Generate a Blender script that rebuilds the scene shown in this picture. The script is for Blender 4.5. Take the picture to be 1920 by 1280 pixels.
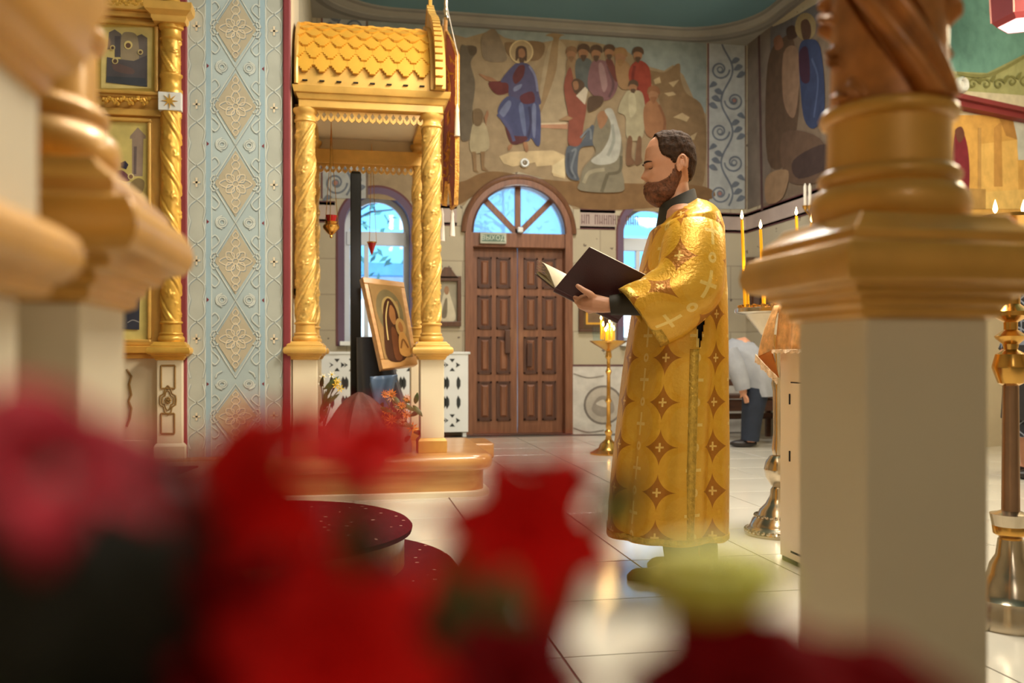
import bpy, bmesh, math, random
from mathutils import Vector, Matrix, noise
random.seed(7)
for o in list(bpy.data.objects): bpy.data.objects.remove(o)
C = bpy.context.scene.collection
sc = bpy.context.scene
PI = math.pi; sin = math.sin; cos = math.cos
# ---------------------------------------------------------------- camera
# room axes: X across the nave, Y down the nave, Z up.  Camera crouches at 0.88 m, turned 10.3 deg.
FPX, CX, HY, CAMH = 1700.0, 960.0, 665.0, 0.88
TH = math.atan(310/1700.0); TS, TC = sin(TH), cos(TH)
cd = bpy.data.cameras.new('camera'); cam = bpy.data.objects.new('camera', cd); C.objects.link(cam)
cam.location = (0, 0, CAMH); cam.rotation_euler = (PI/2, 0, -TH)
cd.sensor_width = 36; cd.lens = 36*FPX/1920; cd.shift_y = (HY-640)/1920; cd.clip_start = .02; cd.clip_end = 200
cd.dof.use_dof = True; cd.dof.focus_distance = 3.65; cd.dof.aperture_fstop = 3.0
sc.camera = cam
# ---------------------------------------------------------------- world, sun, lamps, fill lights, exposure
sc.view_settings.view_transform = 'Standard'; sc.view_settings.look = 'None'
sc.view_settings.gamma = 1; sc.view_settings.use_curve_mapping = False
sc.view_settings.exposure = 0.32
w = bpy.data.worlds.new('World'); sc.world = w; w.use_nodes = True
w.node_tree.nodes['Background'].inputs[0].default_value = (.19, .56, 1.0, 1)
w.node_tree.nodes['Background'].inputs[1].default_value = 1.9
def light(name, kind, loc, energy, col, size=.5, rot=(0,0,0), **k):
    d = bpy.data.lights.new(name, kind); d.energy = energy; d.color = col
    if kind == 'AREA': d.size = size
    elif kind == 'SUN': d.angle = size
    else: d.shadow_soft_size = size
    for a, b in k.items(): setattr(d, a, b)
    o = bpy.data.objects.new(name, d); o.location = loc; o.rotation_euler = rot; C.objects.link(o); return o
light('sun', 'SUN', (0, 0, 20), 8, (1, .95, .86), .01, (math.radians(42), 0, math.radians(20)))
WARM = (1, .9, .75)
light('nave_fill', 'AREA', (2.1, 3.9, 4.4), 215, WARM, 1.1)  # added ambient fill under the ceiling
light('front_fill', 'POINT', (.9, 1.9, 3.3), 100, (1, .88, .68), .35)  # added fill from the camera side to brighten the vestment
light('behind_camera_fill', 'POINT', (.5, -1.3, 2.3), 17, (1, .9, .8), .3)  # added unseen fill behind the camera for the near flowers
light('icon_canopy_lamp', 'SPOT', (1.5, 3.1, 3.9), 150, (1, .88, .64), .25, (math.radians(49), 0, math.radians(22)), spot_size=math.radians(62), spot_blend=.8)
light('aisle_lamp', 'POINT', (5.2, 5.0, 3.4), 170, (1, .82, .54), .3)
light('rear_fill', 'AREA', (2.3, 7.4, 4.4), 76, (1, .96, .9), .9)  # added ambient fill over the far bay, no fixture there

# ---------------------------------------------------------------- pixel rays -> room points
CAM = Vector((0, 0, CAMH))
def ray(px, py):
    a = (px-CX)/FPX; b = (HY-py)/FPX
    return Vector((TS+a*TC, TC-a*TS, b))
def PD(px, py, D): return CAM+ray(px, py)*D
def PY(px, py, Y): r = ray(px, py); return CAM+r*(Y/r.y)
def PX(px, py, X): r = ray(px, py); return CAM+r*(X/r.x)
def PZ(px, py, Z): r = ray(px, py); return CAM+r*((Z-CAMH)/r.z)
# ---------------------------------------------------------------- materials
def lin(c):
    return tuple(((v/255)/12.92 if v/255 <= .04045 else ((v/255+.055)/1.055)**2.4) for v in c)
MATS = {}
def mat(name, col, rough=.5, metal=0., var=.12, scale=6., bump=0., bscale=60., emit=None, est=0., coat=0., spec=.5, trans=0., sheen=0., sub=0.):
    if name in MATS: return MATS[name]
    m = bpy.data.materials.new(name); MATS[name] = m; m.use_nodes = True
    nt = m.node_tree; N = nt.nodes; L = nt.links; b = N['Principled BSDF']
    c = lin(col)
    tc = N.new('ShaderNodeTexCoord'); no = N.new('ShaderNodeTexNoise')
    no.inputs['Scale'].default_value = scale; no.inputs['Detail'].default_value = 5
    L.new(tc.outputs['Object'], no.inputs['Vector'])
    cr = N.new('ShaderNodeValToRGB')
    cr.color_ramp.elements[0].position = .3; cr.color_ramp.elements[1].position = .7
    cr.color_ramp.elements[0].color = (*[max(0, v*(1-var)) for v in c], 1)
    cr.color_ramp.elements[1].color = (*[min(1, v*(1+var)) for v in c], 1)
    L.new(no.outputs['Fac'], cr.inputs['Fac']); L.new(cr.outputs['Color'], b.inputs['Base Color'])
    b.inputs['Roughness'].default_value = rough; b.inputs['Metallic'].default_value = metal
    b.inputs['Specular IOR Level'].default_value = spec
    if coat: b.inputs['Coat Weight'].default_value = coat; b.inputs['Coat Roughness'].default_value = .15
    if trans: b.inputs['Transmission Weight'].default_value = trans
    if sheen: b.inputs['Sheen Weight'].default_value = sheen
    if sub: b.inputs['Subsurface Weight'].default_value = sub; b.inputs['Subsurface Radius'].default_value = (.01, .004, .002)
    if emit: b.inputs['Emission Color'].default_value = (*lin(emit), 1); b.inputs['Emission Strength'].default_value = est
    if bump:
        n2 = N.new('ShaderNodeTexNoise'); n2.inputs['Scale'].default_value = bscale; n2.inputs['Detail'].default_value = 4
        L.new(tc.outputs['Object'], n2.inputs['Vector'])
        bp = N.new('ShaderNodeBump'); bp.inputs['Strength'].default_value = bump; bp.inputs['Distance'].default_value = .01
        L.new(n2.outputs['Fac'], bp.inputs['Height']); L.new(bp.outputs['Normal'], b.inputs['Normal'])
    return m
_pc = {}
def paintmat(col):
    col = tuple(int(v) for v in col)
    if col not in _pc: _pc[col] = mat('paint_%d_%d_%d' % col, col, .85, 0, .14, 9, spec=.2)
    return _pc[col]
class NB:      # tiny node builder
    def __init__(s, m): s.nt = m.node_tree; s.N = s.nt.nodes; s.L = s.nt.links; s.b = s.N['Principled BSDF']
    def put(s, sock, v):
        if isinstance(v, (int, float)): sock.default_value = v
        elif isinstance(v, tuple): sock.default_value = v
        else: s.L.new(v, sock)
    def m(s, op, a, b=None, c=None):
        n = s.N.new('ShaderNodeMath'); n.operation = op; s.put(n.inputs[0], a)
        if b is not None: s.put(n.inputs[1], b)
        if c is not None: s.put(n.inputs[2], c)
        return n.outputs[0]
    def mix(s, f, a, b):
        n = s.N.new('ShaderNodeMix'); n.data_type = 'RGBA'; s.put(n.inputs[0], f); s.put(n.inputs[6], a); s.put(n.inputs[7], b); return n.outputs[2]
    def noise(s, v, sc, det=4):
        n = s.N.new('ShaderNodeTexNoise'); n.inputs['Scale'].default_value = sc; n.inputs['Detail'].default_value = det
        if v is not None: s.L.new(v, n.inputs['Vector'])
        return n.outputs['Fac']
    def coord(s, k='Object'): return s.N.new('ShaderNodeTexCoord').outputs[k]
def rgba(c): return (*lin(c), 1)
def wood(name, c1, c2, rough=.4, axis=2, sc=3., coat=.2):
    m = mat(name, c1, rough, coat=coat); b = NB(m)
    mp = b.N.new('ShaderNodeMapping'); s = [14, 14, 14]; s[axis] = 1.2; mp.inputs['Scale'].default_value = s
    b.L.new(b.coord(), mp.inputs['Vector']); f = b.noise(mp.outputs['Vector'], sc, 6)
    f2 = b.m('MULTIPLY_ADD', f, 2.2, -.6); f2 = b.m('MINIMUM', b.m('MAXIMUM', f2, 0.), 1.)
    b.L.new(b.mix(f2, rgba(c1), rgba(c2)), b.b.inputs['Base Color']); return m

GOLD = mat('gold_paint', (218, 172, 88), .4, .2, .16, 7, coat=.15)
GOLDB = mat('bright_gold', (216, 168, 74), .34, .4, .2, 9)
GOLDN = mat('honey_gold_paint', (220, 164, 72), .42, .2, .14, 9, coat=.3)
GOLDC = mat('carved_gold', (216, 174, 92), .4, .25, .22, 40)
CARVEW = mat('carved_wood', (184, 118, 56), .42, .15, .3, 30, coat=.25)
IVORY = mat('ivory_paint', (226, 212, 184), .5, 0, .05, 3, coat=.1)
CREAM = mat('cream_paint', (214, 200, 170), .55, 0, .06, 4)
WHITE = mat('white_paint', (222, 224, 222), .45, 0, .04, 4)
MAROON = mat('maroon_paint', (128, 46, 52), .6, 0, .1, 4)
DKMAR = mat('dark_maroon_paint', (92, 50, 52), .7, 0, .1, 4)
BLACK = mat('black_gloss', (16, 14, 14), .18, 0, .2, 4)
DARK = mat('dark_parts_and_shade', (26, 22, 20), .7)  # near-black for hinges and plinth, and for shade in slots and gaps
BRASS = mat('brass', (214, 164, 84), .22, .95, .12, 12)
SILVER = mat('nickel_silver', (196, 182, 160), .2, .95, .12, 12)
DOORW = wood('door_wood', (138, 90, 62), (104, 62, 40), .42, 2, 2.5)
DOORD = wood('door_wood_groove', (88, 50, 32), (66, 36, 24), .5, 2, 2.5)
PLATW = wood('honey_wood', (208, 160, 98), (178, 124, 66), .28, 0, 2.0, .5)
BENCHW = wood('bench_wood', (92, 54, 34), (62, 34, 22), .5, 0)
FRAMEW = wood('icon_frame_wood', (96, 58, 30), (66, 38, 20), .4, 2)
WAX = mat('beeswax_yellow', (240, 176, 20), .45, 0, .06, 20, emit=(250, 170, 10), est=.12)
WAXW = mat('white_wax', (236, 228, 210), .5)
def flame_mat():
    m = mat('candle_flame', (255, 220, 150), .5, emit=(255, 214, 140), est=14.); return m
FLAME = flame_mat()
# ---------------------------------------------------------------- mesh builder
ORG = {}
class MB:
    def __init__(s): s.v = []; s.f = []; s.mi = []; s.uv = None; s.cur = 0
    def add(s, vs, fs, mi=None):
        o = len(s.v); s.v += [Vector(p) for p in vs]
        for f in fs: s.f.append(tuple(i+o for i in f)); s.mi.append(s.cur if mi is None else mi)
        return s
    def box(s, a, b, mi=None):
        x0, y0, z0 = a; x1, y1, z1 = b
        vs = [(x0,y0,z0),(x1,y0,z0),(x1,y1,z0),(x0,y1,z0),(x0,y0,z1),(x1,y0,z1),(x1,y1,z1),(x0,y1,z1)]
        return s.add(vs, [(3,2,1,0),(4,5,6,7),(0,1,5,4),(1,2,6,5),(2,3,7,6),(3,0,4,7)], mi)
    def obox(s, c, ax, ay, az, mi=None):   # oriented box: centre + half vectors
        c = Vector(c); ax, ay, az = Vector(ax), Vector(ay), Vector(az)
        vs = [c+ax*i+ay*j+az*k for k in (-1, 1) for (i, j) in ((-1,-1),(1,-1),(1,1),(-1,1))]
        return s.add(vs, [(3,2,1,0),(4,5,6,7),(0,1,5,4),(1,2,6,5),(2,3,7,6),(3,0,4,7)], mi)
    def rings(s, rs, closed=True, cap0=True, cap1=True, mi=None):   # rs: list of equal-length point rings
        n = len(rs[0]); vs = [p for r in rs for p in r]; fs = []
        for i in range(len(rs)-1):
            for j in range(n if closed else n-1):
                k = (j+1) % n; fs.append((i*n+j, i*n+k, (i+1)*n+k, (i+1)*n+j))
        if cap0: fs.append(tuple(range(n-1, -1, -1)))
        if cap1: fs.append(tuple((len(rs)-1)*n+j for j in range(n)))
        return s.add(vs, fs, mi)
    def lathe(s, c, prof, n=32, mi=None, sx=1., sy=1.):
        c = Vector(c)
        return s.rings([[c+Vector((r*sx*cos(2*PI*j/n), r*sy*sin(2*PI*j/n), z)) for j in range(n)] for r, z in prof], mi=mi)
    def square(s, c, prof, mi=None, k=1.):
        c = Vector(c)
        return s.rings([[c+Vector((h*x, h*k*y, z)) for x, y in ((-1,-1),(1,-1),(1,1),(-1,1))] for h, z in prof], mi=mi)
    def tube(s, pts, r, n=8, mi=None, caps=True):
        pts = [Vector(p) for p in pts]; rs = []
        rr = r if isinstance(r, (list, tuple)) else [r]*len(pts)
        up = None
        for i, p in enumerate(pts):
            t = (pts[min(i+1, len(pts)-1)]-pts[max(i-1, 0)]).normalized()
            if up is None: up = t.orthogonal().normalized()
            up = (up-t*up.dot(t)); up = up.normalized() if up.length > 1e-6 else t.orthogonal().normalized()
            sd = t.cross(up)
            rs.append([p+(up*cos(2*PI*j/n)+sd*sin(2*PI*j/n))*rr[i] for j in range(n)])
        return s.rings(rs, True, caps, caps, mi)
    def prism(s, poly, d, mi=None):         # closed polygon (3d pts) extruded by vector d
        poly = [Vector(p) for p in poly]; d = Vector(d); n = len(poly)
        return s.add(poly+[p+d for p in poly], [tuple(range(n)), tuple(range(2*n-1, n-1, -1))]+[(j, j+n, (j+1) % n+n, (j+1) % n) for j in range(n)], mi)
    def ball(s, c, r, n=12, mi=None, sc=(1, 1, 1)):
        c = Vector(c); rs = []
        for i in range(1, n):
            a = -PI/2+PI*i/n
            rs.append([c+Vector((r*sc[0]*cos(a)*cos(2*PI*j/n), r*sc[1]*cos(a)*sin(2*PI*j/n), r*sc[2]*sin(a))) for j in range(n)])
        return s.rings(rs, mi=mi)
    def ribbon(s, pts, w, nrm, mi=None, closed=False):
        pts = [Vector(p) for p in pts]; n = len(pts); nrm = Vector(nrm); L = []; R = []
        for i, p in enumerate(pts):
            a = pts[(i-1) % n] if closed or i else p; b = pts[(i+1) % n] if closed or i < n-1 else p
            t = (b-a).normalized(); sd = nrm.cross(t).normalized()*(w/2); L.append(p+sd); R.append(p-sd)
        fs = [(i, (i+1) % n, (i+1) % n+n, i+n) for i in range(n if closed else n-1)]
        return s.add(L+R, fs, mi)
    def build(s, name, m, parent=None, smooth=40, kind=None, label=None, cat=None, group=None, bev=0., loc=None, local=False, sub=0, solid=0.):
        me = bpy.data.meshes.new(name)
        o0 = ORG.get(parent.name, Vector()) if parent else Vector()
        if loc is not None: o0 = Vector(loc)
        if local: o0 = Vector()
        me.from_pydata([v-o0 for v in s.v], [], s.f); me.update()
        for mm in (m if isinstance(m, (list, tuple)) else [m]): me.materials.append(mm)
        for p, i in zip(me.polygons, s.mi): p.material_index = i
        if s.uv:
            ul = me.uv_layers.new(name='UVMap')
            for lp in me.loops: ul.data[lp.index].uv = s.uv[lp.vertex_index]
        bm = bmesh.new(); bm.from_mesh(me); bmesh.ops.recalc_face_normals(bm, faces=bm.faces) if smooth != -1 else None
        bm.to_mesh(me); bm.free()
        if smooth and smooth > 0:
            for p in me.polygons: p.use_smooth = True
            me.set_sharp_from_angle(angle=math.radians(smooth))
        o = bpy.data.objects.new(name, me); C.objects.link(o)
        if parent: o.parent = parent; ORG[o.name] = o0
        else:
            if loc is not None: o.location = loc
            ORG[o.name] = o0
        if bev:
            md = o.modifiers.new('bevel', 'BEVEL'); md.width = bev; md.segments = 2; md.limit_method = 'ANGLE'
        if solid:
            md = o.modifiers.new('solid', 'SOLIDIFY'); md.thickness = solid; md.offset = 0
        if sub:
            md = o.modifiers.new('sub', 'SUBSURF'); md.levels = sub; md.render_levels = sub
        tag(o, label, cat, group, kind); return o
def tag(o, label=None, cat=None, group=None, kind=None):
    for k, v in (('label', label), ('category', cat), ('group', group), ('kind', kind)):
        if v: o[k] = v
    return o
def thing(name, label, cat, loc, group=None, rotz=0.):
    o = bpy.data.objects.new(name, None); C.objects.link(o); o.location = loc; o.rotation_euler = (0, 0, rotz)
    o.empty_display_size = .05; ORG[o.name] = Vector(loc); return tag(o, label, cat, group)
def lthing(name, label, cat, loc, group=None, rotz=0.):     # parts are given in local coordinates
    o = thing(name, label, cat, loc, group, rotz); ORG[o.name] = Vector(); return o
def copy_tree(o, parent=None):
    c = o.copy(); C.objects.link(c); c.parent = parent
    for ch in list(o.children): copy_tree(ch, c)
    return c
def catmull(pts, n=5, closed=True):
    pts = [Vector(p) for p in pts]; out = []; m = len(pts)
    for i in range(m if closed else m-1):
        if closed: p0, p1, p2, p3 = pts[i-1], pts[i], pts[(i+1) % m], pts[(i+2) % m]
        else: p0, p1, p2, p3 = pts[max(i-1, 0)], pts[i], pts[i+1], pts[min(i+2, m-1)]
        for k in range(n):
            t = k/n
            out.append(.5*((2*p1)+(p2-p0)*t+(2*p0-5*p1+4*p2-p3)*t*t+(3*p1-p0-3*p2+p3)*t**3))
    if not closed: out.append(pts[-1])
    return out
def arc(cx, cy, r, a0, a1, n=16, ry=None):
    ry = r if ry is None else ry
    return [(cx+r*cos(a0+(a1-a0)*i/n), cy+ry*sin(a0+(a1-a0)*i/n)) for i in range(n+1)]
# flat painting: list of (colour, polygon[, 's' smooth]) mapped by fn(x, y, lift) -> point
def painting(name, parent, fn, shapes, lift0=.002, step=.0004):
    mb = MB(); ms = []; idx = {}
    for i, sh in enumerate(shapes):
        col, poly = sh[0], sh[1]
        if len(sh) > 2 and sh[2] == 's': poly = [(p.x, p.y) for p in catmull([(*p, 0) for p in poly], 5)]
        if col not in idx: idx[col] = len(ms); ms.append(paintmat(col) if isinstance(col, tuple) else MATS[col])
        if len(sh) > 2 and isinstance(sh[2], float):       # stroke of that width
            poly = [(p.x, p.y) for p in catmull([(*p, 0) for p in poly], 5, False)]
            P = [fn(x, y, lift0+step*i) for x, y in poly]
            nr = (fn(poly[0][0], poly[0][1], 1.)-fn(poly[0][0], poly[0][1], 0.)).normalized()
            mb.ribbon(P, sh[2], nr, idx[col]); continue
        mb.add([fn(x, y, lift0+step*i) for x, y in poly], [tuple(range(len(poly)))], idx[col])
    return mb.build(name, ms, parent, smooth=0)
# ================================================================= STRUCTURE
YF, XL, XR, ZC = 9.8, -.36, 4.53, 4.44
PLZ = .26                                   # raised platform height
def far(px, py): return PY(px, py, YF)
# ---- wall materials
STONE = mat('painted_stone', (172, 158, 132), .85, 0, .22, 1.6, spec=.2, bump=.15, bscale=12)
b = NB(STONE); br = b.N.new('ShaderNodeTexBrick')
mp = b.N.new('ShaderNodeMapping'); mp.inputs['Rotation'].default_value = (PI/2, 0, 0)
b.L.new(b.coord(), mp.inputs['Vector']); b.L.new(mp.outputs['Vector'], br.inputs['Vector'])
br.inputs['Scale'].default_value = 1.; br.inputs['Brick Width'].default_value = .62; br.inputs['Row Height'].default_value = .38
br.inputs['Mortar Size'].default_value = .006; br.inputs['Mortar'].default_value = rgba((128, 118, 104))
br.inputs['Color1'].default_value = rgba((176, 166, 144)); br.inputs['Color2'].default_value = rgba((160, 148, 126))
nz = b.noise(b.coord(), 3.5, 8); sp = b.m('GREATER_THAN', b.noise(b.coord(), 9., 3), .69)
c1 = b.mix(b.m('MULTIPLY', nz, .55), br.outputs['Color'], rgba((196, 184, 156)))
b.L.new(b.mix(sp, c1, rgba((104, 94, 84))), b.b.inputs['Base Color'])
PLAST = mat('plaster_cream', (190, 176, 150), .8, 0, .08, 2, spec=.2)
TEAL = mat('teal_ceiling_paint', (96, 130, 140), .7, 0, .07, .7, spec=.25)
GREYM = mat('grey_cornice_paint', (112, 108, 102), .7, 0, .1, 3)
GREYL = mat('light_grey_cornice_paint', (142, 138, 128), .7, 0, .1, 3)
PURP = mat('purple_reveal_paint', (98, 78, 100), .7, 0, .1, 3)
TILE = mat('floor_tile', (206, 200, 186), .16, 0, .06, 1.5, coat=.1)
GROUT = mat('grout', (92, 86, 76), .8, 0, .1, 4)
# ---- floor, tile by tile
mb = MB(); mb.box((-4, -3, -.2), (7.4, 10.4, -.004))
floor = mb.build('floor', GROUT, kind='structure', smooth=0)
T = .58; tm = MB(); g = .0035
tm.rings([[(x*(T/2-g-e), y*(T/2-g-e), z) for x, y in ((-1,-1),(1,-1),(1,1),(-1,1))] for e, z in ((0, -.004), (0, -.0012), (.0012, 0))], cap0=False)
t0 = tm.build('tile', TILE, floor, smooth=0, local=True)
first = True
for i in range(-7, 12):
    for j in range(-3, 14):
        x = .62+T*(i-.5); y = 2.57+T*(j-.5)
        if x < -3.6 or x > 7 or y < .6 or y > YF or (x > XR+.2 and y > 7.9) or (x < XL-.3 and y > 5.9): continue
        if x < -.9 and y < 3.2: continue
        o = t0 if first else t0.copy()
        if not first: C.objects.link(o); o.parent = floor
        first = False; o.location = (x, y, 0)
# ---- far wall with arched door and windows
DX0, DX1 = far(877, 435).x, far(1068, 435).x; DSP = far(972, 437).z
W1X0, W1X1 = far(646, 425).x, far(769, 425).x; WSP = far(705, 424).z; WZ0 = far(705, 640).z
W2X0, W2X1 = (DX0+DX1)-W1X1, (DX0+DX1)-W1X0
def arch_wall(mb, X0, X1, Z0, Z1, Y, ops, yb, mi=0):
    xs = X0
    for (a, b_, zb, zs) in ops:
        r = (b_-a)/2; cx = (a+b_)/2; n = 24
        mb.add([(xs, Y, Z0), (a, Y, Z0), (a, Y, Z1), (xs, Y, Z1)], [(0, 1, 2, 3)], mi)
        if zb > Z0: mb.add([(a, Y, Z0), (b_, Y, Z0), (b_, Y, zb), (a, Y, zb)], [(0, 1, 2, 3)], mi)
        ar = [(cx-r*cos(PI*k/n), zs+r*sin(PI*k/n)) for k in range(n+1)]
        for (p, q) in zip(ar, ar[1:]): mb.add([(p[0], Y, p[1]), (q[0], Y, q[1]), (q[0], Y, Z1), (p[0], Y, Z1)], [(0, 1, 2, 3)], mi)
        out = [(a, zb)]+ar+[(b_, zb)]
        for (p, q) in zip(out, out[1:]): mb.add([(p[0], Y, p[1]), (q[0], Y, q[1]), (q[0], yb, q[1]), (p[0], yb, p[1])], [(0, 1, 2, 3)], mi+1)
        mb.add([(a, Y, zb), (b_, Y, zb), (b_, yb, zb), (a, yb, zb)], [(0, 1, 2, 3)], mi+1)
        xs = b_
    mb.add([(xs, Y, Z0), (X1, Y, Z0), (X1, Y, Z1), (xs, Y, Z1)], [(0, 1, 2, 3)], mi)
OPS = [(W1X0, W1X1, WZ0, WSP), (DX0, DX1, 0, DSP), (W2X0, W2X1, WZ0, WSP)]
mb = MB(); arch_wall(mb, XL-.4, XR+.5, 0, ZC+.3, YF, OPS, YF+.34); arch_wall(mb, XL-.4, XR+.5, 0, ZC+.3, YF+.34, OPS, YF+.34)
wall_far = mb.build('wall_far', [STONE, PURP], kind='structure', smooth=0)
# ---- other walls
mb = MB(); mb.box((XL-.4, 6.55, 0), (XL, YF, ZC+.3)); wall_left = mb.build('wall_left', STONE, kind='structure', smooth=0)
YR = 7.2
mb = MB(); mb.box((XR, YR, 0), (XR+.3, YF+.34, ZC+.3)); wall_right = mb.build('wall_right', STONE, kind='structure', smooth=0)
A0 = Vector((XR, YR, 0)); A1 = Vector((7.23, 8.1, 0)); AD = (A1-A0).normalized(); AN = Vector((AD.y, -AD.x, 0))   # aisle wall, faces camera
mb = MB(); mb.prism([A0, A1, A1-AN*.3, A0-AN*.3], (0, 0, ZC+.3)); wall_aisle = mb.build('wall_aisle', PLAST, kind='structure', smooth=0)
mb = MB(); mb.box((7.23, -3, 0), (7.5, 8.2, ZC+.3)); mb.build('wall_side', PLAST, kind='structure', smooth=0)
mb = MB(); mb.box((-4.2, -3.2, 0), (7.5, -3, ZC+.3)); mb.build('wall_back', PLAST, kind='structure', smooth=0)
mb = MB(); mb.box((-4.2, -3, 0), (-4, 6.6, ZC+.3)); mb.build('wall_outer', PLAST, kind='structure', smooth=0)
mb = MB(); mb.box((-4.2, 6.3, 0), (XL-.4, 6.6, ZC+.3)); mb.build('wall_behind', PLAST, kind='structure', smooth=0)
mb = MB(); mb.box((-4.2, -3.2, ZC+.11), (7.6, YF+.4, ZC+.35)); ceiling = mb.build('ceiling', TEAL, kind='structure', smooth=0)
# ---- cornice with rounded corners around the far bay
def rpath(off, R):
    x0, x1, y1 = XL+off, XR-off, YF-off
    p = [(x0, 6.0), (x0, y1-R)]+[(x0+R-R*cos(a*PI/24), y1-R+R*sin(a*PI/24)) for a in range(1, 12)]+[(x0+R, y1), (x1-R, y1)]
    p += [(x1-R+R*sin(a*PI/24), y1-R+R*cos(a*PI/24)) for a in range(1, 12)]+[(x1, y1-R), (x1, 7.25)]
    return p
prof = [(0, ZC), (.05, ZC), (.07, ZC+.03), (.07, ZC+.05), (.13, ZC+.075), (.15, ZC+.09), (.15, ZC+.12)]
R0 = .75
P = [rpath(o, R0) for o, z in prof]
mb = MB()
for k in range(len(prof)-1):
    for i in range(len(P[0])-1):
        q = [(*P[k][i], prof[k][1]), (*P[k][i+1], prof[k][1]), (*P[k+1][i+1], prof[k+1][1]), (*P[k+1][i], prof[k+1][1])]
        mb.add(q, [(0, 1, 2, 3)], 0 if k in (0, 1, 4) else 1)
for cx_, sgn in ((XL, 1), (XR, -1)):         # soffit filling the two rounded corners
    pts = [(*p, ZC) for p in P[0] if (p[1] >= YF-R0-.001 and ((sgn > 0 and p[0] <= XL+R0+.001) or (sgn < 0 and p[0] >= XR-R0-.001)))]
    mb.add(pts+[(cx_, YF, ZC)], [tuple(range(len(pts)+1))], 1)
mb.build('trim_1', [GREYM, GREYL], kind='structure', smooth=30)
# ---- painted bands on the walls
def fw(px, py, l=0.): p = PY(px, py, YF); return Vector((p.x, YF-l, p.z))
def rw(px, py, l=0.): p = PX(px, py, XR); return Vector((XR-l, p.y, p.z))
ZB0, ZB1 = far(1120, 428).z, far(1120, 394).z
def hband(z0, z1, m, nm):
    mb = MB()
    segs = [(XL, W1X0-.1), (W1X1+.1, DX0-.12), (DX1+.12, W2X0-.1), (W2X1+.1, XR)]
    for a, c in segs: mb.box((a, YF-.006, z0), (c, YF+.01, z1))
    mb.box((XR-.006, YR, z0), (XR+.01, YF, z1))
    mb.build(nm, m, wall_far, smooth=0)
LILAC = mat('pale_band_paint', (176, 158, 148), .8, 0, .1, 4)
hband(ZB0, ZB1, LILAC, 'inscription_band'); hband(ZB1-.03, ZB1+.012, DKMAR, 'band_line'); hband(ZB0-.012, ZB0+.022, DKMAR, 'band_line')
# worn lettering strokes on the band (illegible in the photo)
mb = MB(); rnd = random.Random(3)
x = far(1090, 410).x
for grp in (2, 6, 3):
    for k in range(grp):
        zc = (ZB0+ZB1)/2; h = (ZB1-ZB0)*.28
        for dx in (0, .028): mb.box((x+dx, YF-.0085, zc-h), (x+dx+.009, YF-.004, zc+h*.9))
        zz = zc+rnd.choice((-.6, 0, .7))*h; mb.box((x, YF-.0085, zz-.004), (x+.037, YF-.004, zz+.004)); x += .052
    x += .05
mb.build('lettering', paintmat((112, 84, 84)), wall_far, smooth=0)
# window arch outlines
def arch_line(cx, r, zs, z0, wdt, y, n=30):
    return [(cx-r, y, z0)]+[(cx-r*cos(PI*k/n), y, zs+r*sin(PI*k/n)) for k in range(n+1)]+[(cx+r, y, z0)]
for (a, c) in ((W1X0, W1X1), (W2X0, W2X1)):
    mb = MB(); mb.ribbon(arch_line((a+c)/2, (c-a)/2+.035, WSP, WZ0-.05, .07, YF-.004), .07, (0, 1, 0), 0)
    mb.ribbon(arch_line((a+c)/2, (c-a)/2+.08, WSP, WZ0-.05, .02, YF-.005), .022, (0, 1, 0), 1)
    mb.build('arch_border', [PURP, DKMAR], wall_far, smooth=0)
# ---- windows
GLASS = bpy.data.materials.new('window_glass'); GLASS.use_nodes = True
nt = GLASS.node_tree; nt.nodes.clear()
o_ = nt.nodes.new('ShaderNodeOutputMaterial'); mx = nt.nodes.new('ShaderNodeMixShader'); tr = nt.nodes.new('ShaderNodeBsdfTransparent'); gl = nt.nodes.new('ShaderNodeBsdfGlossy')
tr.inputs[0].default_value = (.86, .96, 1, 1); gl.inputs[1].default_value = .03; mx.inputs[0].default_value = .06
nt.links.new(tr.outputs[0], mx.inputs[1]); nt.links.new(gl.outputs[0], mx.inputs[2]); nt.links.new(mx.outputs[0], o_.inputs[0])
FROST = bpy.data.materials.new('frosted_glass'); FROST.use_nodes = True
nt = FROST.node_tree; nt.nodes.clear()
o_ = nt.nodes.new('ShaderNodeOutputMaterial'); mx = nt.nodes.new('ShaderNodeMixShader'); tr = nt.nodes.new('ShaderNodeBsdfTransparent'); gl = nt.nodes.new('ShaderNodeBsdfTranslucent')
tr.inputs[0].default_value = (.8, .9, .95, 1); gl.inputs[0].default_value = (.75, .85, .9, 1); mx.inputs[0].default_value = .55
nt.links.new(tr.outputs[0], mx.inputs[1]); nt.links.new(gl.outputs[0], mx.inputs[2]); nt.links.new(mx.outputs[0], o_.inputs[0])
UPVC = mat('white_window_frame', (206, 214, 222), .35, 0, .03, 4)
def halfdisc(cx, r, zs, y, n=24): return [(cx-r*cos(PI*k/n), y, zs+r*sin(PI*k/n)) for k in range(n+1)]
wn = 0
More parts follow.
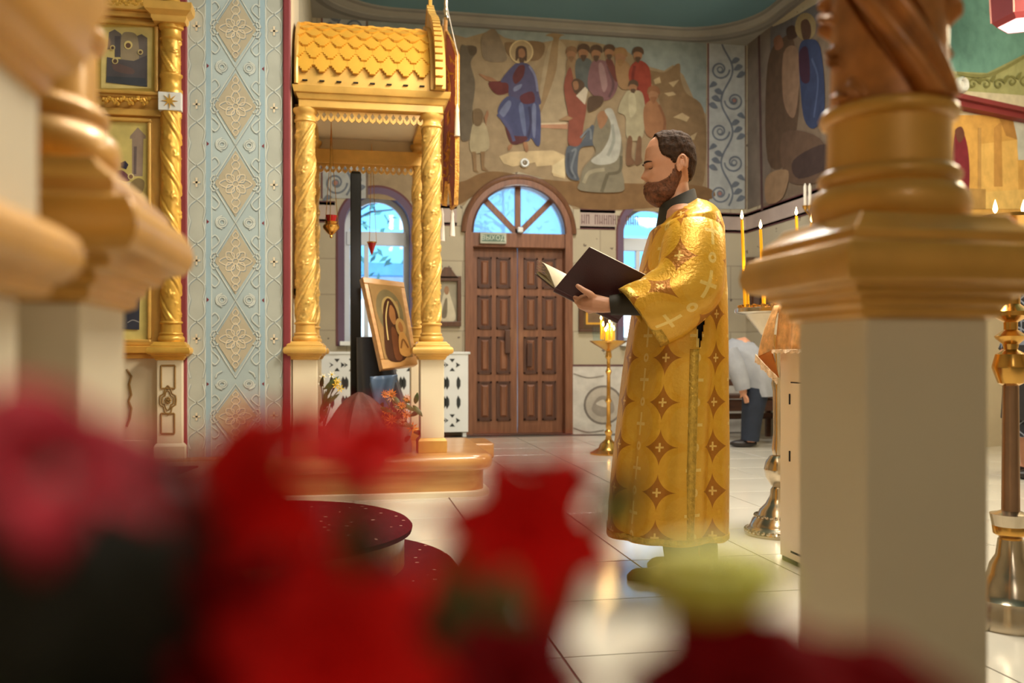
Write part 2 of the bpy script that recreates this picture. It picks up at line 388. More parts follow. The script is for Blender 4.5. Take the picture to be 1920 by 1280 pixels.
for (a, c) in ((W1X0, W1X1), (W2X0, W2X1)):
    wn += 1; cx = (a+c)/2; r = (c-a)/2; y = YF+.2; t = .06
    mb = MB()
    o1 = [(a, y, WZ0)]+halfdisc(cx, r, WSP, y)+[(c, y, WZ0)]
    i1 = [(a+t, y, WZ0+t)]+halfdisc(cx, r-t, WSP, y)+[(c-t, y, WZ0+t)]
    n = len(o1); D = Vector((0, .06, 0))
    for k in range(n):
        j = (k+1) % n
        mb.add([o1[k], o1[j], i1[j], i1[k]], [(0, 1, 2, 3)]); mb.add([Vector(i1[k]), Vector(i1[j]), Vector(i1[j])+D, Vector(i1[k])+D], [(0, 1, 2, 3)])
    zt0, zt1 = far(705, 456).z, far(705, 430).z
    wd = mb.build('window_%d' % wn, UPVC, kind='structure', smooth=0)
    mb = MB(); mb.box((a+.02, y-.012, zt0), (c-.02, y+.05, zt1)); mb.build('transom_bar', UPVC, wd, bev=.006, smooth=0)
    for k in range(2):
        mb = MB(); x0 = a+t+k*(c-a-2*t)*.3
        if k: mb.box((x0-.025, y-.008, WZ0+t), (x0+.025, y+.05, zt0)); mb.build('mullion', UPVC, wd, bev=.005, smooth=0)
    mb = MB(); mb.add(halfdisc(cx, r-t, WSP, y+.03), [tuple(range(25))]); mb.build('pane', GLASS, wd, smooth=0)
    mb = MB(); xm = a+t+(c-a-2*t)*.3
    mb.add([(a+t, y+.03, WZ0+t), (xm, y+.03, WZ0+t), (xm, y+.03, zt0), (a+t, y+.03, zt0)], [(0, 1, 2, 3)]); mb.build('pane', GLASS, wd, smooth=0)
    mb = MB(); mb.add([(xm, y+.03, WZ0+t), (c-t, y+.03, WZ0+t), (c-t, y+.03, zt0), (xm, y+.03, zt0)], [(0, 1, 2, 3)]); mb.build('pane', GLASS, wd, smooth=0)
    mb = MB(); mb.box((a-.05, YF-.09, WZ0-.045), (c+.05, YF+.2, WZ0)); mb.build('window_sill', WHITE, wd, bev=.006, smooth=0)
# ---- door
yd = YF+.10; ZL0, ZL1 = far(972, 464).z, far(972, 437).z; fr = .075
mb = MB(); dr = (DX1-DX0)/2; dcx = (DX0+DX1)/2
o1 = [(DX0-.03, YF-.03, 0)]+halfdisc(dcx, dr+.03, DSP, YF-.03)+[(DX1+.03, YF-.03, 0)]
i1 = [(DX0+.055, YF-.03, 0)]+halfdisc(dcx, dr-.055, DSP, YF-.03)+[(DX1-.055, YF-.03, 0)]
for k in range(len(o1)-1):
    a, b_, c, d = map(Vector, (o1[k], o1[k+1], i1[k+1], i1[k])); D = Vector((0, .2, 0)); D2 = Vector((0, .03, 0))
    mb.add([a, b_, c, d], [(0, 1, 2, 3)]); mb.add([d, c, c+D, d+D], [(0, 1, 2, 3)]); mb.add([a, b_, b_+D2, a+D2], [(0, 1, 2, 3)])
door = mb.build('door_1', DOORW, kind='structure', smooth=35)
mb = MB(); mb.tube(halfdisc(dcx, dr+.045, DSP, YF-.02, 40), .03, 8); mb.build('arch_moulding', wood('arch_wood', (120, 78, 50), (92, 58, 38)), door)
mb = MB(); mb.tube(halfdisc(dcx, dr-.05, DSP, YF-.03, 40), .012, 6); mb.build('arch_moulding', DOORD, door)
mb = MB(); mb.box((DX0+.04, YF-.01, ZL0), (DX1-.04, YF+.13, ZL1)); mb.build('transom_rail', DOORW, door, bev=.008, smooth=0)
for k in range(1, 4):
    ang = PI*k/4; p = Vector((dcx+(dr-.05)*cos(ang), yd, ZL1+(dr-.05)*sin(ang))); q = Vector((dcx, yd, ZL1)); d = (p-q); L = d.length; d.normalize()
    nx = Vector((-d.z, 0, d.x))*.032
    mb = MB(); mb.obox((p+q)/2, d*L/2, nx, (0, .025, 0)); mb.build('glazing_bar', DOORW, door, bev=.004, smooth=0)
for k in range(4):
    a0, a1 = PI*k/4, PI*(k+1)/4
    pts = [(dcx, yd+.01, ZL1)]+[(dcx+(dr-.05)*cos(a0+(a1-a0)*i/8), yd+.01, ZL1+(dr-.05)*sin(a0+(a1-a0)*i/8)) for i in range(9)]
    mb = MB(); mb.add(pts, [tuple(range(10))]); mb.build('pane', FROST, door, smooth=0)
for k in range(2):
    x0 = DX0+.055 if k == 0 else dcx+.003; x1 = dcx-.003 if k == 0 else DX1-.055
    mb = MB(); mb.box((x0, yd, .01), (x1, yd+.045, ZL0)); leaf = mb.build('door_leaf', DOORW, door, bev=.004, smooth=0)
    wdt = x1-x0; hts = [(.10, .43), (.53, .86), (.96, 1.29), (1.39, 1.82)]
    zs = [ZL0*v for v in (.075, .285, .325, .525, .565, .745, .785, .95)]
    for r_ in range(4):
        for c_ in range(2):
            a = x0+wdt*(.13+.41*c_); c = a+wdt*.31; z0, z1 = zs[2*r_], zs[2*r_+1]
            mb = MB(); mb.box((a, yd-.006, z0), (c, yd, z1), 1)
            for e0, e1, zz0, zz1 in ((a, c, z0, z0+.018), (a, c, z1-.018, z1), (a, a+.018, z0, z1), (c-.018, c, z0, z1)): mb.box((e0, yd-.016, zz0), (e1, yd-.002, zz1), 1)
            i = .04; mb.rings([[(xx, yd-.006-h, zz) for xx, zz in ((a+i+e, z0+i+e), (c-i-e, z0+i+e), (c-i-e, z1-i-e), (a+i+e, z1-i-e))] for e, h in ((0, 0), (.018, .014))], cap0=False, mi=0)
            mb.build('panel', [DOORW, DOORD], leaf, smooth=0)
    hx = dcx+(-.12 if k == 0 else .13); hz = far(940, 640).z if k == 0 else far(1018, 665).z
    mb = MB(); mb.box((hx-.03, yd-.05, hz-.13), (hx+.03, yd-.035, hz+.13)); mb.box((hx-.015, yd-.04, hz+.08), (hx+.015, yd, hz+.11)); mb.box((hx-.015, yd-.04, hz-.11), (hx+.015, yd, hz-.08))
    mb.build('handle', DOORD, leaf, bev=.006, smooth=0)
mb = MB(); mb.box((DX0-.03, YF-.04, 0), (DX1+.03, YF+.34, .012)); mb.build('threshold', DOORD, door, bev=.003, smooth=0)
# things on / around the door
p0, p1 = far(899, 437), far(948, 458)
mb = MB(); mb.box((p0.x, YF-.06, p1.z), (p1.x, YF-.01, p0.z)); ex = mb.build('exit_sign', mat('sign_case', (176, 178, 160), .5), bev=.006, smooth=0, label='grey boxed exit sign with Cyrillic lettering fixed above the door', cat='sign')
ORG[ex.name] = Vector()
mb = MB(); mb.box((p0.x+.02, YF-.064, p1.z+.02), (p1.x-.02, YF-.058, p0.z-.02)); mb.build('sign_face', mat('sign_face', (92, 116, 98), .4), ex, smooth=0)
def text(name, body, size, loc, rot, m, parent, ext=.0008):
    cu = bpy.data.curves.new(name, 'FONT'); cu.body = body; cu.size = size; cu.extrude = ext; cu.align_x = 'CENTER'; cu.align_y = 'CENTER'
    to = bpy.data.objects.new(name+'_tmp', cu); C.objects.link(to)
    dg = bpy.context.evaluated_depsgraph_get(); me = bpy.data.meshes.new_from_object(to.evaluated_get(dg)); bpy.data.objects.remove(to)
    me.materials.clear(); me.materials.append(m)
    o = bpy.data.objects.new(name, me); C.objects.link(o); o.parent = parent; o.location = Vector(loc)-ORG.get(parent.name, Vector()); o.rotation_euler = rot; return o
text('lettering', 'ВЫХОД', (p0.z-p1.z)*.62, ((p0.x+p1.x)/2, YF-.0655, (p0.z+p1.z)/2), (PI/2, 0, 0), paintmat((206, 214, 196)), ex)
mb = MB(); q = far(974, 432); mb.box((q.x-.03, YF-.07, q.z-.03), (q.x+.03, YF-.012, q.z+.03)); mb.build('sensor_box', WHITE, bev=.012, smooth=0, label='small white sensor box on the door transom rail', cat='sensor')
q = far(983, 306); mb = MB(); N = 24
mb.rings([[(q.x+r*cos(2*PI*j/N), YF-h, q.z+r*sin(2*PI*j/N)) for j in range(N)] for r, h in ((.05, 0), (.05, .03), (.042, .04), (.03, .038), (.026, .02))], cap1=False)
sp_ = mb.build('wall_light_fitting', WHITE, label='round white ring fitting on the mural above the door', cat='light fitting'); ORG[sp_.name] = Vector()
mb = MB(); mb.rings([[(q.x+r*cos(2*PI*j/N), YF-h, q.z+r*sin(2*PI*j/N)) for j in range(N)] for r, h in ((.028, .018), (.018, .026))]); mb.build('lens', mat('fitting_lens', (120, 104, 80), .3), sp_)
# ---- outdoors beyond the windows
mb = MB(); mb.box((-20, YF+.5, -.6), (25, 40, -.3)); mb.build('ground_outside', mat('snowy_paving', (210, 214, 220), .9), kind='structure', smooth=0)
hb = thing('outbuilding', 'pale sunlit building seen through the window panes', 'building', (-1, 19, -.3))
mb = MB(); mb.box((-9, 19, -.3), (10, 24, 2.5)); mb.build('wall', mat('pale_render', (226, 228, 232), .9), hb, smooth=0)
mb = MB(); mb.box((-9.3, 18.6, 2.5), (10.3, 24.4, 2.75)); mb.build('roof_edge', mat('blue_fascia', (70, 130, 170), .7), hb, smooth=0)
for x in (-5.2, -2.3, -.4, .9, 3.5, 6.2, 8.2):
    mb = MB(); mb.box((x, 18.95, .5), (x+.7, 19.02, 1.9)); mb.build('window', mat('blue_outside_window', (60, 120, 160), .3), hb, smooth=0)
for k, (x, y, h) in enumerate(((-.4, 15.5, 5.2), (8.6, 15.8, 5.0), (4.8, 28, 6.5))):
    tr_ = thing('bare_tree', ['bluish tree outside the window behind the icon canopy', 'bluish tree outside the window beside the priest', 'tall tree outside behind the pale building'][k], 'tree', (x, y, -.3))
    mb = MB(); rr = random.Random(k)
    mb.tube([(x, y, -.3), (x+.1, y, h*.45), (x, y, h)], [.13, .09, .02], 7)
    for q in range(26):
        z = h*(.42+.55*rr.random()); a = rr.random()*6.3; L = .9+rr.random()*.9
        mb.tube([(x, y, z), (x+cos(a)*L*.5, y+sin(a)*L*.5, z+.25*L), (x+cos(a)*L, y+sin(a)*L, z+.3*L)], [.035, .02, .006], 5)
    mb.build('trunk', mat('tree_bark', (70, 90, 100), .9), tr_)
    mb = MB()
    for q in range(420):
        z = h*(.42+.6*rr.random()); a = rr.random()*6.3; L = (.2+1.5*rr.random()); c = Vector((x+cos(a)*L, y+sin(a)*L, z+.1)); u = Vector((rr.uniform(-1, 1), rr.uniform(-1, 1), rr.uniform(-1, 1))).normalized()*.1; v = u.orthogonal().normalized()*.05
        mb.add([c-u, c+v, c+u, c-v], [(0, 1, 2, 3)])
    lf = mb.build('foliage', mat('tree_leaf', (60, 110, 110), .8), tr_, smooth=0); lf['kind'] = 'stuff'  # foliage and bark colours lean blue
# ================================================================= PAINTED WALLS
def Z6(fn): return lambda x, y, l: fn(840+x/3.556, 40+y/3.556, l)
mfn = Z6(fw)
# upper field of the far wall
TAN = (148, 128, 100); TAN2 = (142, 118, 88); TAN3 = (178, 156, 120); OCH = (150, 124, 84)
def f_(px, py): return ((px-840)*3.556, (py-40)*3.556)
ground = [(TAN, [f_(690, 20), f_(1325, 50), f_(1325, 400), f_(1075, 392), f_(1050, 360), f_(1020, 335), f_(972, 322), f_(920, 335), f_(885, 365), f_(870, 385), f_(690, 372)]),
 ((138, 146, 142), [f_(690, 20), f_(1325, 50), (1720, 620), (1640, 520), (1570, 360), (1500, 290), (1440, 330), (1330, 300), (1180, 190), (980, 140), (760, 120), (560, 150), (380, 110), (300, 60), (120, 110), (-60, 60), f_(690, 60)]),
 ((158, 140, 112), [(620, 400), (680, 150), (760, 140), (830, 300), (800, 600), (800, 680), (610, 700)], 's'),
 (TAN2, [(690, 160), (700, 110), (650, 95), (700, 80), (780, 95), (740, 120), (720, 330), (640, 560), (610, 600), (660, 330)], 's'),
 ((128, 104, 76), [(1300, 330), (1440, 340), (1540, 280), (1550, 380), (1590, 480), (1700, 580), (1720, 900), (1650, 1160), (1300, 1150), (1420, 800), (1400, 500)], 's'),
 (TAN3, [(1370, 390), (1410, 370), (1420, 410), (1380, 420)]), (TAN3, [(1500, 640), (1560, 610), (1610, 640), (1590, 670), (1540, 650)]),
 (TAN3, [(1470, 410), (1540, 390), (1500, 440)]), (TAN3, [(1440, 480), (1500, 470), (1520, 490), (1470, 500)]), (TAN3, [(1590, 780), (1660, 740), (1640, 790)]),
 (TAN3, [(1160, 1180), (1240, 1165), (1220, 1200)]), (TAN3, [(1190, 1110), (1270, 1100), (1260, 1130)]),
 ((120, 92, 62), [(120, 1060), (300, 1000), (700, 1060), (1180, 1080), (1700, 1100), (1700, 1200), (900, 1250), (500, 1020), (200, 1150), (60, 1220), (60, 1090)], 's'),
 ((186, 164, 126), [(340, 900), (420, 870), (700, 860), (790, 900), (780, 1050), (700, 1030), (690, 960), (590, 970), (580, 940), (430, 970), (370, 950)]),
 ((196, 178, 140), [(700, 960), (790, 900), (780, 1040), (690, 1010)]),
 ((176, 132, 104), [(610, 690), (800, 680), (800, 720), (610, 710)]), ((196, 176, 146), [(610, 680), (790, 675), (790, 686), (610, 690)]),
 ((128, 112, 92), [(230, 100), (300, 50), (350, 120), (390, 260), (250, 260), (220, 160)], 's'),
 ((120, 96, 70), [(380, 150), (430, 140), (500, 130), (640, 150), (600, 260), (420, 240)], 's'),
]
painting('mural_background', wall_far, mfn, ground)
def mute(c, k=.26): return tuple(int(a*(1-k)+t*k*.92) for a, t in zip(c, (150, 128, 102)))
FL = [.010]
def figure(nm, shapes):
    FL[0] += .00015*(len(shapes)+2)
    return painting(nm, wall_far, mfn, [(mute(s[0]),)+tuple(s[1:]) for s in shapes], lift0=FL[0]-.00015*len(shapes), step=.00015)
SK = (150, 104, 74); HAIR = (70, 52, 42)
figure('painted_figure', [      # standing robed teacher with halo
 ((214, 190, 140), [(x, y) for x, y in arc(488, 205, 80, 0, 2*PI, 24, 80)]), ((168, 146, 108), [(x, y) for x, y in arc(488, 205, 72, 0, 2*PI, 24, 72)]),
 (HAIR, [(450, 200), (462, 172), (490, 165), (518, 178), (526, 220), (520, 270), (500, 250), (470, 250), (450, 265)], 's'),
 (SK, [(468, 200), (490, 182), (510, 200), (512, 240), (495, 278), (476, 262)], 's'), (HAIR, [(474, 240), (495, 246), (512, 236), (505, 275), (488, 290), (474, 268)], 's'),
 (SK, [(275, 400), (240, 385), (205, 350), (250, 365), (300, 380), (330, 410)], 's'),
 ((86, 32, 36), [(270, 410), (340, 400), (420, 400), (430, 460), (350, 492), (300, 470)], 's'),
 ((60, 62, 104), [(430, 300), (470, 280), (530, 285), (580, 350), (605, 480), (605, 560), (420, 520), (400, 420), (350, 400)], 's'),
 ((72, 30, 38), [(430, 370), (470, 300), (510, 300), (500, 370), (450, 420)], 's'),
 ((52, 64, 112), [(330, 600), (400, 500), (500, 540), (605, 560), (615, 800), (590, 830), (555, 780), (530, 800), (430, 810), (390, 720)], 's'),
 ((72, 30, 44), [(480, 500), (560, 470), (575, 540), (500, 550)], 's'), ((72, 34, 44), [(380, 700), (430, 760), (530, 770), (500, 810), (420, 815)], 's'),
 ((106, 118, 158), [(440, 440), (490, 420), (480, 450), (440, 470)], 's'), ((98, 112, 156), [(340, 610), (400, 530), (420, 560), (370, 640)], 's'), ((98, 112, 156), [(560, 570), (585, 570), (580, 770), (560, 740)], 's'),
 ((86, 102, 150), [(470, 570), (500, 560), (520, 740), (500, 750)], 's'), ((64, 72, 120), [(330, 620), (400, 700), (440, 800)], 6/170.), ((38, 44, 84), [(540, 570), (550, 680), (530, 780)], 5/170.),
 ((110, 118, 160), [(540, 300), (580, 370), (596, 470)], 4/170.),
 (SK, [(400, 830), (430, 820), (420, 850), (400, 862)], 's'), (SK, [(500, 810), (525, 810), (535, 860), (520, 874), (505, 840)], 's')])
figure('painted_figure', [((92, 84, 72), [(80, 210), (120, 165), (180, 170), (190, 210), (150, 280), (180, 420), (160, 600), (160, 760), (100, 800), (80, 700)], 's'), ((72, 62, 50), [(130, 170), (185, 172), (188, 215), (150, 230)], 's')])
figure('painted_figure', [((168, 156, 124), [(160, 700), (200, 690), (250, 690), (270, 850), (150, 870)], 's'), ((104, 84, 60), [(165, 600), (210, 585), (235, 630), (215, 695), (175, 690)], 's'), (SK, [(240, 640), (265, 590), (270, 620), (250, 700)]), ((126, 98, 68), [(160, 870), (185, 870), (190, 990), (205, 1010), (170, 1000)]), ((126, 98, 68), [(215, 870), (245, 870), (240, 970), (270, 1000), (225, 990)])])
def person_paint(hx, hy, hr, robe, body, hair=HAIR, extra=()):
    return figure('painted_figure', [(robe, body, 's'), (SK, [(hx+hr*.8*cos(a), hy+hr*1.15*sin(a)) for a in [2*PI*k/14 for k in range(14)]]),
       (hair, [(hx-hr, hy), (hx-hr*.8, hy-hr), (hx, hy-hr*1.4), (hx+hr*.9, hy-hr), (hx+hr, hy+.1), (hx+hr*.4, hy-hr*.4), (hx-hr*.4, hy-hr*.5)], 's'),
       (hair, [(hx-hr*.5, hy+hr*.5), (hx+hr*.5, hy+hr*.5), (hx, hy+hr*1.5)], 's')]+list(extra))
person_paint(820, 220, 38, (140, 110, 80), [(790, 260), (850, 250), (860, 420), (800, 420)], hair=(120, 88, 62))
person_paint(900, 210, 42, (74, 84, 86), [(850, 270), (900, 245), (960, 280), (960, 440), (900, 460), (850, 380)])
person_paint(985, 215, 40, (116, 78, 88), [(950, 290), (1000, 260), (1080, 290), (1130, 420), (1080, 520), (1000, 520), (930, 440)], extra=[((150, 116, 122), [(1000, 300), (1030, 290), (1060, 420), (1030, 470)], 's'), ((84, 56, 66), [(1060, 300), (1100, 420), (1070, 510)], 5/170.)])
person_paint(1072, 208, 38, (96, 46, 44), [(1050, 270), (1090, 262), (1130, 380), (1110, 400)])
person_paint(1145, 240, 46, (152, 116, 80), [(1110, 290), (1150, 260), (1210, 300), (1210, 440), (1140, 440)], hair=(140, 104, 66))
person_paint(1262, 225, 38, (142, 46, 36), [(1225, 290), (1280, 265), (1340, 320), (1350, 480), (1310, 560), (1230, 470), (1200, 360)], extra=[((104, 30, 28), [(1240, 300), (1230, 400), (1290, 500)], 6/170.)])
person_paint(1230, 440, 34, (168, 162, 132), [(1180, 480), (1230, 465), (1290, 480), (1310, 600), (1290, 780), (1190, 780), (1180, 640), (1130, 600)], extra=[((104, 72, 52), [(1195, 780), (1225, 785), (1220, 900), (1245, 945), (1185, 955)], 's'), ((104, 72, 52), [(1260, 785), (1285, 780), (1285, 900), (1290, 935), (1245, 955)], 's'), ((188, 182, 152), [(1200, 500), (1240, 490), (1250, 600), (1210, 640)], 's')])
person_paint(1365, 490, 42, (150, 100, 68), [(1310, 560), (1380, 530), (1440, 640), (1440, 760), (1330, 770), (1300, 660)], hair=(130, 84, 56), extra=[((124, 78, 52), [(1400, 560), (1440, 660), (1430, 760)], 5/170.)])
figure('painted_figure', [((128, 62, 52), [(800, 640), (770, 440), (810, 310), (840, 420), (880, 520), (920, 560), (900, 700), (880, 820), (800, 820)], 's'), (HAIR, [(820, 420), (850, 385), (900, 410), (900, 460), (850, 490)], 's'), (SK, [(830, 410), (860, 405), (866, 450), (840, 460)], 's'),
 ((206, 196, 176), [(850, 500), (910, 440), (930, 460), (910, 560), (890, 540)]), ((150, 116, 84), [(735, 660), (790, 630), (830, 650), (800, 665)]),
 ((66, 78, 96), [(790, 840), (870, 830), (960, 690), (980, 820), (880, 850), (860, 1000), (870, 1060), (810, 1050), (780, 990)], 's'), ((104, 116, 130), [(820, 870), (850, 860), (820, 980), (850, 1050)], 4/170.), ((104, 116, 130), [(880, 780), (940, 720), (950, 790)], 4/170.), ((46, 56, 74), [(800, 880), (800, 980), (830, 1040)], 5/170.)])
figure('painted_figure', [((116, 112, 96), [(990, 640), (1050, 600), (1130, 700), (1160, 850), (1150, 970), (1170, 1080), (1140, 1140), (880, 1130), (880, 1060), (900, 980), (980, 880), (960, 800)], 's'),
 (SK, [(990, 640), (1020, 600), (1060, 620), (1050, 680), (1010, 720)], 's'), ((176, 180, 172), [(1040, 600), (1090, 590), (1130, 700), (1150, 800), (1120, 930), (1010, 960), (950, 930), (1020, 870), (1070, 780), (1080, 680)], 's'),
 ((144, 152, 146), [(1090, 690), (1100, 800), (1060, 900)], 6/170.), ((84, 82, 68), [(1060, 1020), (1020, 1140)], 7/170.), ((150, 144, 122), [(900, 1080), (940, 1010), (1040, 990)], 7/170.), ((84, 82, 68), [(1150, 900), (1140, 1000), (1060, 1020)], 6/170.),
 (HAIR, [(930, 520), (970, 500), (1030, 510), (1020, 560), (960, 600), (930, 600)], 's')])
# ornamental strips either side of the mural
def spiral(cx, cy, r, turns, a0, sg=1, n=26):
    return [(cx+r*(1-.86*k/n)*cos(a0+sg*turns*2*PI*k/n), cy+r*(1-.86*k/n)*sin(a0+sg*turns*2*PI*k/n)) for k in range(n+1)]
def circ0(x, y, r, n=12): return [(x+r*cos(2*PI*k/n), y+r*sin(2*PI*k/n)) for k in range(n)]
def strip(x0, x1, ytop, ybot, fn, par):
    base = [((164, 166, 164), [(x0, ytop), (x1, ytop), (x1, ybot), (x0, ybot)]), ((112, 76, 74), [(x0-3, ytop), (x0, ytop), (x0, ybot), (x0-3, ybot)]), ((112, 96, 84), [(x1, ytop), (x1+4, ytop), (x1+4, ybot), (x1, ybot)])]
    w = (x1-x0); cx = (x0+x1)/2; INK = (104, 110, 120); k = 0; L = []
    stem = [(cx+w*.16*sin((ybot-y)*PI/58), y) for y in range(int(ybot)-6, int(ytop)+6, -8)]
    L.append((INK, stem, .022)); y = ybot-29
    while y > ytop+24:
        sg = 1 if k % 2 == 0 else -1; sx_ = cx-sg*w*.20
        L.append((INK, spiral(sx_, y, w*.27, 1.6, 0 if sg > 0 else PI, sg), .02))
        L.append((INK, circ0(sx_, y, w*.09))); L.append((((164, 166, 164) if k % 3 else (150, 112, 106)), circ0(sx_, y, w*.055)))
        for q in range(3):
            ax = cx+sg*w*(.22+.08*q); ay = y-16+13*q
            L.append((INK, [(ax-sg*8, ay+4), (ax, ay-7), (ax+sg*9, ay-3), (ax+sg*2, ay+4)], 's'))
        L.append((INK, [(sx_-sg*w*.2, y+22), (sx_-sg*w*.3, y+34), (sx_-sg*w*.08, y+28)], 's'))
        y -= 58; k += 1
    painting('ornament_strip', par, fn, base+L, .006, .00025)
strip(1329, 1396, 70, 392, fw, wall_far); strip(605, 686, -10, 372, fw, wall_far)
# painted dado right of the door
def dado(x0, x1, yt, yb, cxp):
    cy = (yt+yb)/2+6
    painting('painted_dado', wall_far, fw, [((196, 190, 180), [(x0, yt), (x1, yt), (x1, yb), (x0, yb)]), ((104, 78, 76), [(x0, yt-3), (x1, yt-3), (x1, yt+1), (x0, yt+1)]),
     ((120, 112, 104), arc(cxp, cy, 37, 0, 2*PI, 30)), ((176, 166, 152), arc(cxp, cy, 33, 0, 2*PI, 30)), ((148, 138, 126), [(cxp-22, cy+8), (cxp-8, cy-16), (cxp+14, cy-12), (cxp+20, cy+12), (cxp-4, cy+22)], 's'), ((196, 186, 172), [(cxp-14, cy-2), (cxp, cy-10), (cxp+6, cy+4)], 's'),
     ((138, 130, 120), [(x0+3, yt+14), (x0+30, yt+22), (x0+60, yt+18)], .014), ((138, 130, 120), [(x0+3, yb-18), (x0+30, yb-10), (x0+60, yb-14)], .014), ((140, 128, 118), [(x0, yb-4), (x1, yb-4), (x1, yb), (x0, yb)])], .004, .0006)
dado(1072, 1200, 686, 820, 1131); dado(1200, 1400, 686, 822, 1290)
# ---- mural on the right wall
def rfn(px, py, l): return rw(px, py, l)
BR = (92, 72, 58)
painting('mural_panel', wall_right, rfn, [((112, 96, 80), [(1424, 62), (1470, 42), (1600, -20), (1600, 350), (1540, 362), (1430, 396)]), ((96, 92, 92), [(1424, 62), (1470, 42), (1600, -20), (1600, 80), (1520, 60), (1440, 100)], 's'),
 ((84, 66, 52), [(1440, 120), (1470, 70), (1490, 80), (1500, 190), (1480, 300), (1440, 300)], 's'), ((128, 102, 82), [(1470, 100), (1495, 90), (1500, 150), (1490, 220), (1470, 190)], 's'),
 ((120, 84, 64), [(1452, 74), (1464, 66), (1470, 86), (1456, 94)], 's'), ((70, 52, 42), [(1476, 54), (1490, 48), (1496, 68), (1480, 74)], 's'),
 ((136, 118, 84), arc(1512, 50, 20, 0, 2*PI, 18, 26)), ((78, 56, 44), [(1503, 44), (1514, 36), (1522, 50), (1520, 72), (1508, 74)], 's'),
 ((50, 58, 84), [(1500, 90), (1516, 74), (1540, 90), (1548, 200), (1530, 240), (1510, 225), (1502, 160)], 's'), ((56, 34, 48), [(1500, 100), (1516, 90), (1520, 150), (1504, 150)], 's'), ((70, 80, 108), [(1524, 110), (1536, 150), (1528, 220)], .03),
 (BR, [(1470, 250), (1540, 260), (1560, 330), (1480, 340)], 's'), ((64, 50, 46), [(1490, 300), (1550, 270), (1560, 310), (1500, 335)], 's'), ((136, 110, 84), [(1440, 330), (1480, 320), (1470, 370), (1440, 380)], 's')], .004, .0008)
painting('border_line', wall_right, rfn, [((84, 62, 60), [(1422, 62), (1426, 60), (1432, 394), (1428, 396)])], .008)
mb = MB(); mb.box((XR-.005, YF-.62, 2.55), (XR+.01, YF-.05, ZC)); mb.build('corner_strip', mat('corner_strip_paint', (112, 100, 90), .8, 0, .2, 5), wall_right, smooth=0)
# ---- aisle wall (behind the near column): lunette, scroll band, red cornice, mural
def afn(px, py, l=0.):
    r = ray(px, py); t = AN.dot(A0-CAM)/AN.dot(r); return CAM+r*t+AN*l
painting('mural_panel', wall_aisle, afn, [((118, 168, 160), [(1640, -90), (2010, -90), (2010, 60), (1920, 102), (1850, 137), (1780, 134), (1640, 60)]),
 ((176, 178, 128), [(1640, 60), (1780, 134), (1850, 137), (1920, 102), (2010, 60), (2010, 190), (1640, 160)]),
 ((222, 214, 190), [(1640, 158), (2010, 186), (2010, 212), (1640, 186)]),
 ((196, 202, 200), [(1640, 206), (2010, 224), (2010, 420), (1640, 420)]), ((212, 166, 92), [(1640, 230), (1700, 215), (1880, 216), (1905, 262), (1908, 300), (2010, 300), (2010, 420), (1640, 420)]),
 ((226, 184, 108), [(1838, 270), (1906, 262), (1908, 360), (1838, 360)]), ((176, 132, 74), [(1868, 213), (1896, 216), (1906, 262), (1885, 255)]), ((192, 146, 82), [(1862, 240), (1876, 228), (1878, 350), (1862, 350)]),
 ((190, 150, 90), [(1832, 240), (1838, 240), (1838, 360), (1832, 360)]), ((226, 190, 116), [(1846, 360), (1920, 355), (2010, 355), (2010, 392), (1846, 392)]), ((176, 140, 84), [(1640, 345), (1846, 355), (1846, 392), (1640, 392)]),
 ((122, 44, 56), [(1786, 262), (1800, 240), (1814, 290), (1812, 365), (1780, 372)], 's'), ((104, 66, 54), [(1788, 246), (1800, 238), (1806, 254), (1796, 268)], 's')], .004, .0008)
vine = []
for k in range(5):
    x = 1822+k*24; y = 158+k*.5-(6 if k > 2 else 0)
    vine.append(((132, 132, 84), spiral(x, y, 11, 1.2, PI*(k % 2), 1 if k % 2 else -1), .02)); vine.append(((132, 132, 84), [(x+8, y-8), (x+18, y-18), (x+14, y-4)], 's'))
vine.append(((140, 140, 92), [(1790, 138), (1850, 142), (1920, 106)], .03))
painting('scroll_border', wall_aisle, afn, vine, .016, .0005)
mb = MB(); pts0 = [afn(1640, 176, 0), afn(2010, 199, 0)]
z0, z1 = afn(1800, 207).z, afn(1800, 188).z
mb.prism([A0+Vector((0, 0, z0)), A1+Vector((0, 0, z0)), A1+AN*.10+Vector((0, 0, z0)), A0+AN*.10+Vector((0, 0, z0))], (0, 0, (z1-z0)*.55))
mb.prism([A0+Vector((0, 0, z0+(z1-z0)*.55)), A1+Vector((0, 0, z0+(z1-z0)*.55)), A1+AN*.15+Vector((0, 0, z0+(z1-z0)*.55)), A0+AN*.15+Vector((0, 0, z0+(z1-z0)*.55))], (0, 0, (z1-z0)*.45))
mb.build('trim_2', MAROON, kind='structure', smooth=0)
q = afn(1797, 161); mb = MB(); N = 24; U = Vector((0, 0, 1))
mb.rings([[q+(AD*cos(2*PI*j/N)+U*sin(2*PI*j/N))*r+AN*h for j in range(N)] for r, h in ((.075, 0), (.075, .05), (.06, .07), (.045, .06), (.04, .03))])
mb.build('wall_lamp_ring', WHITE, label='round white fitting on the scroll border of the aisle wall', cat='light fitting')
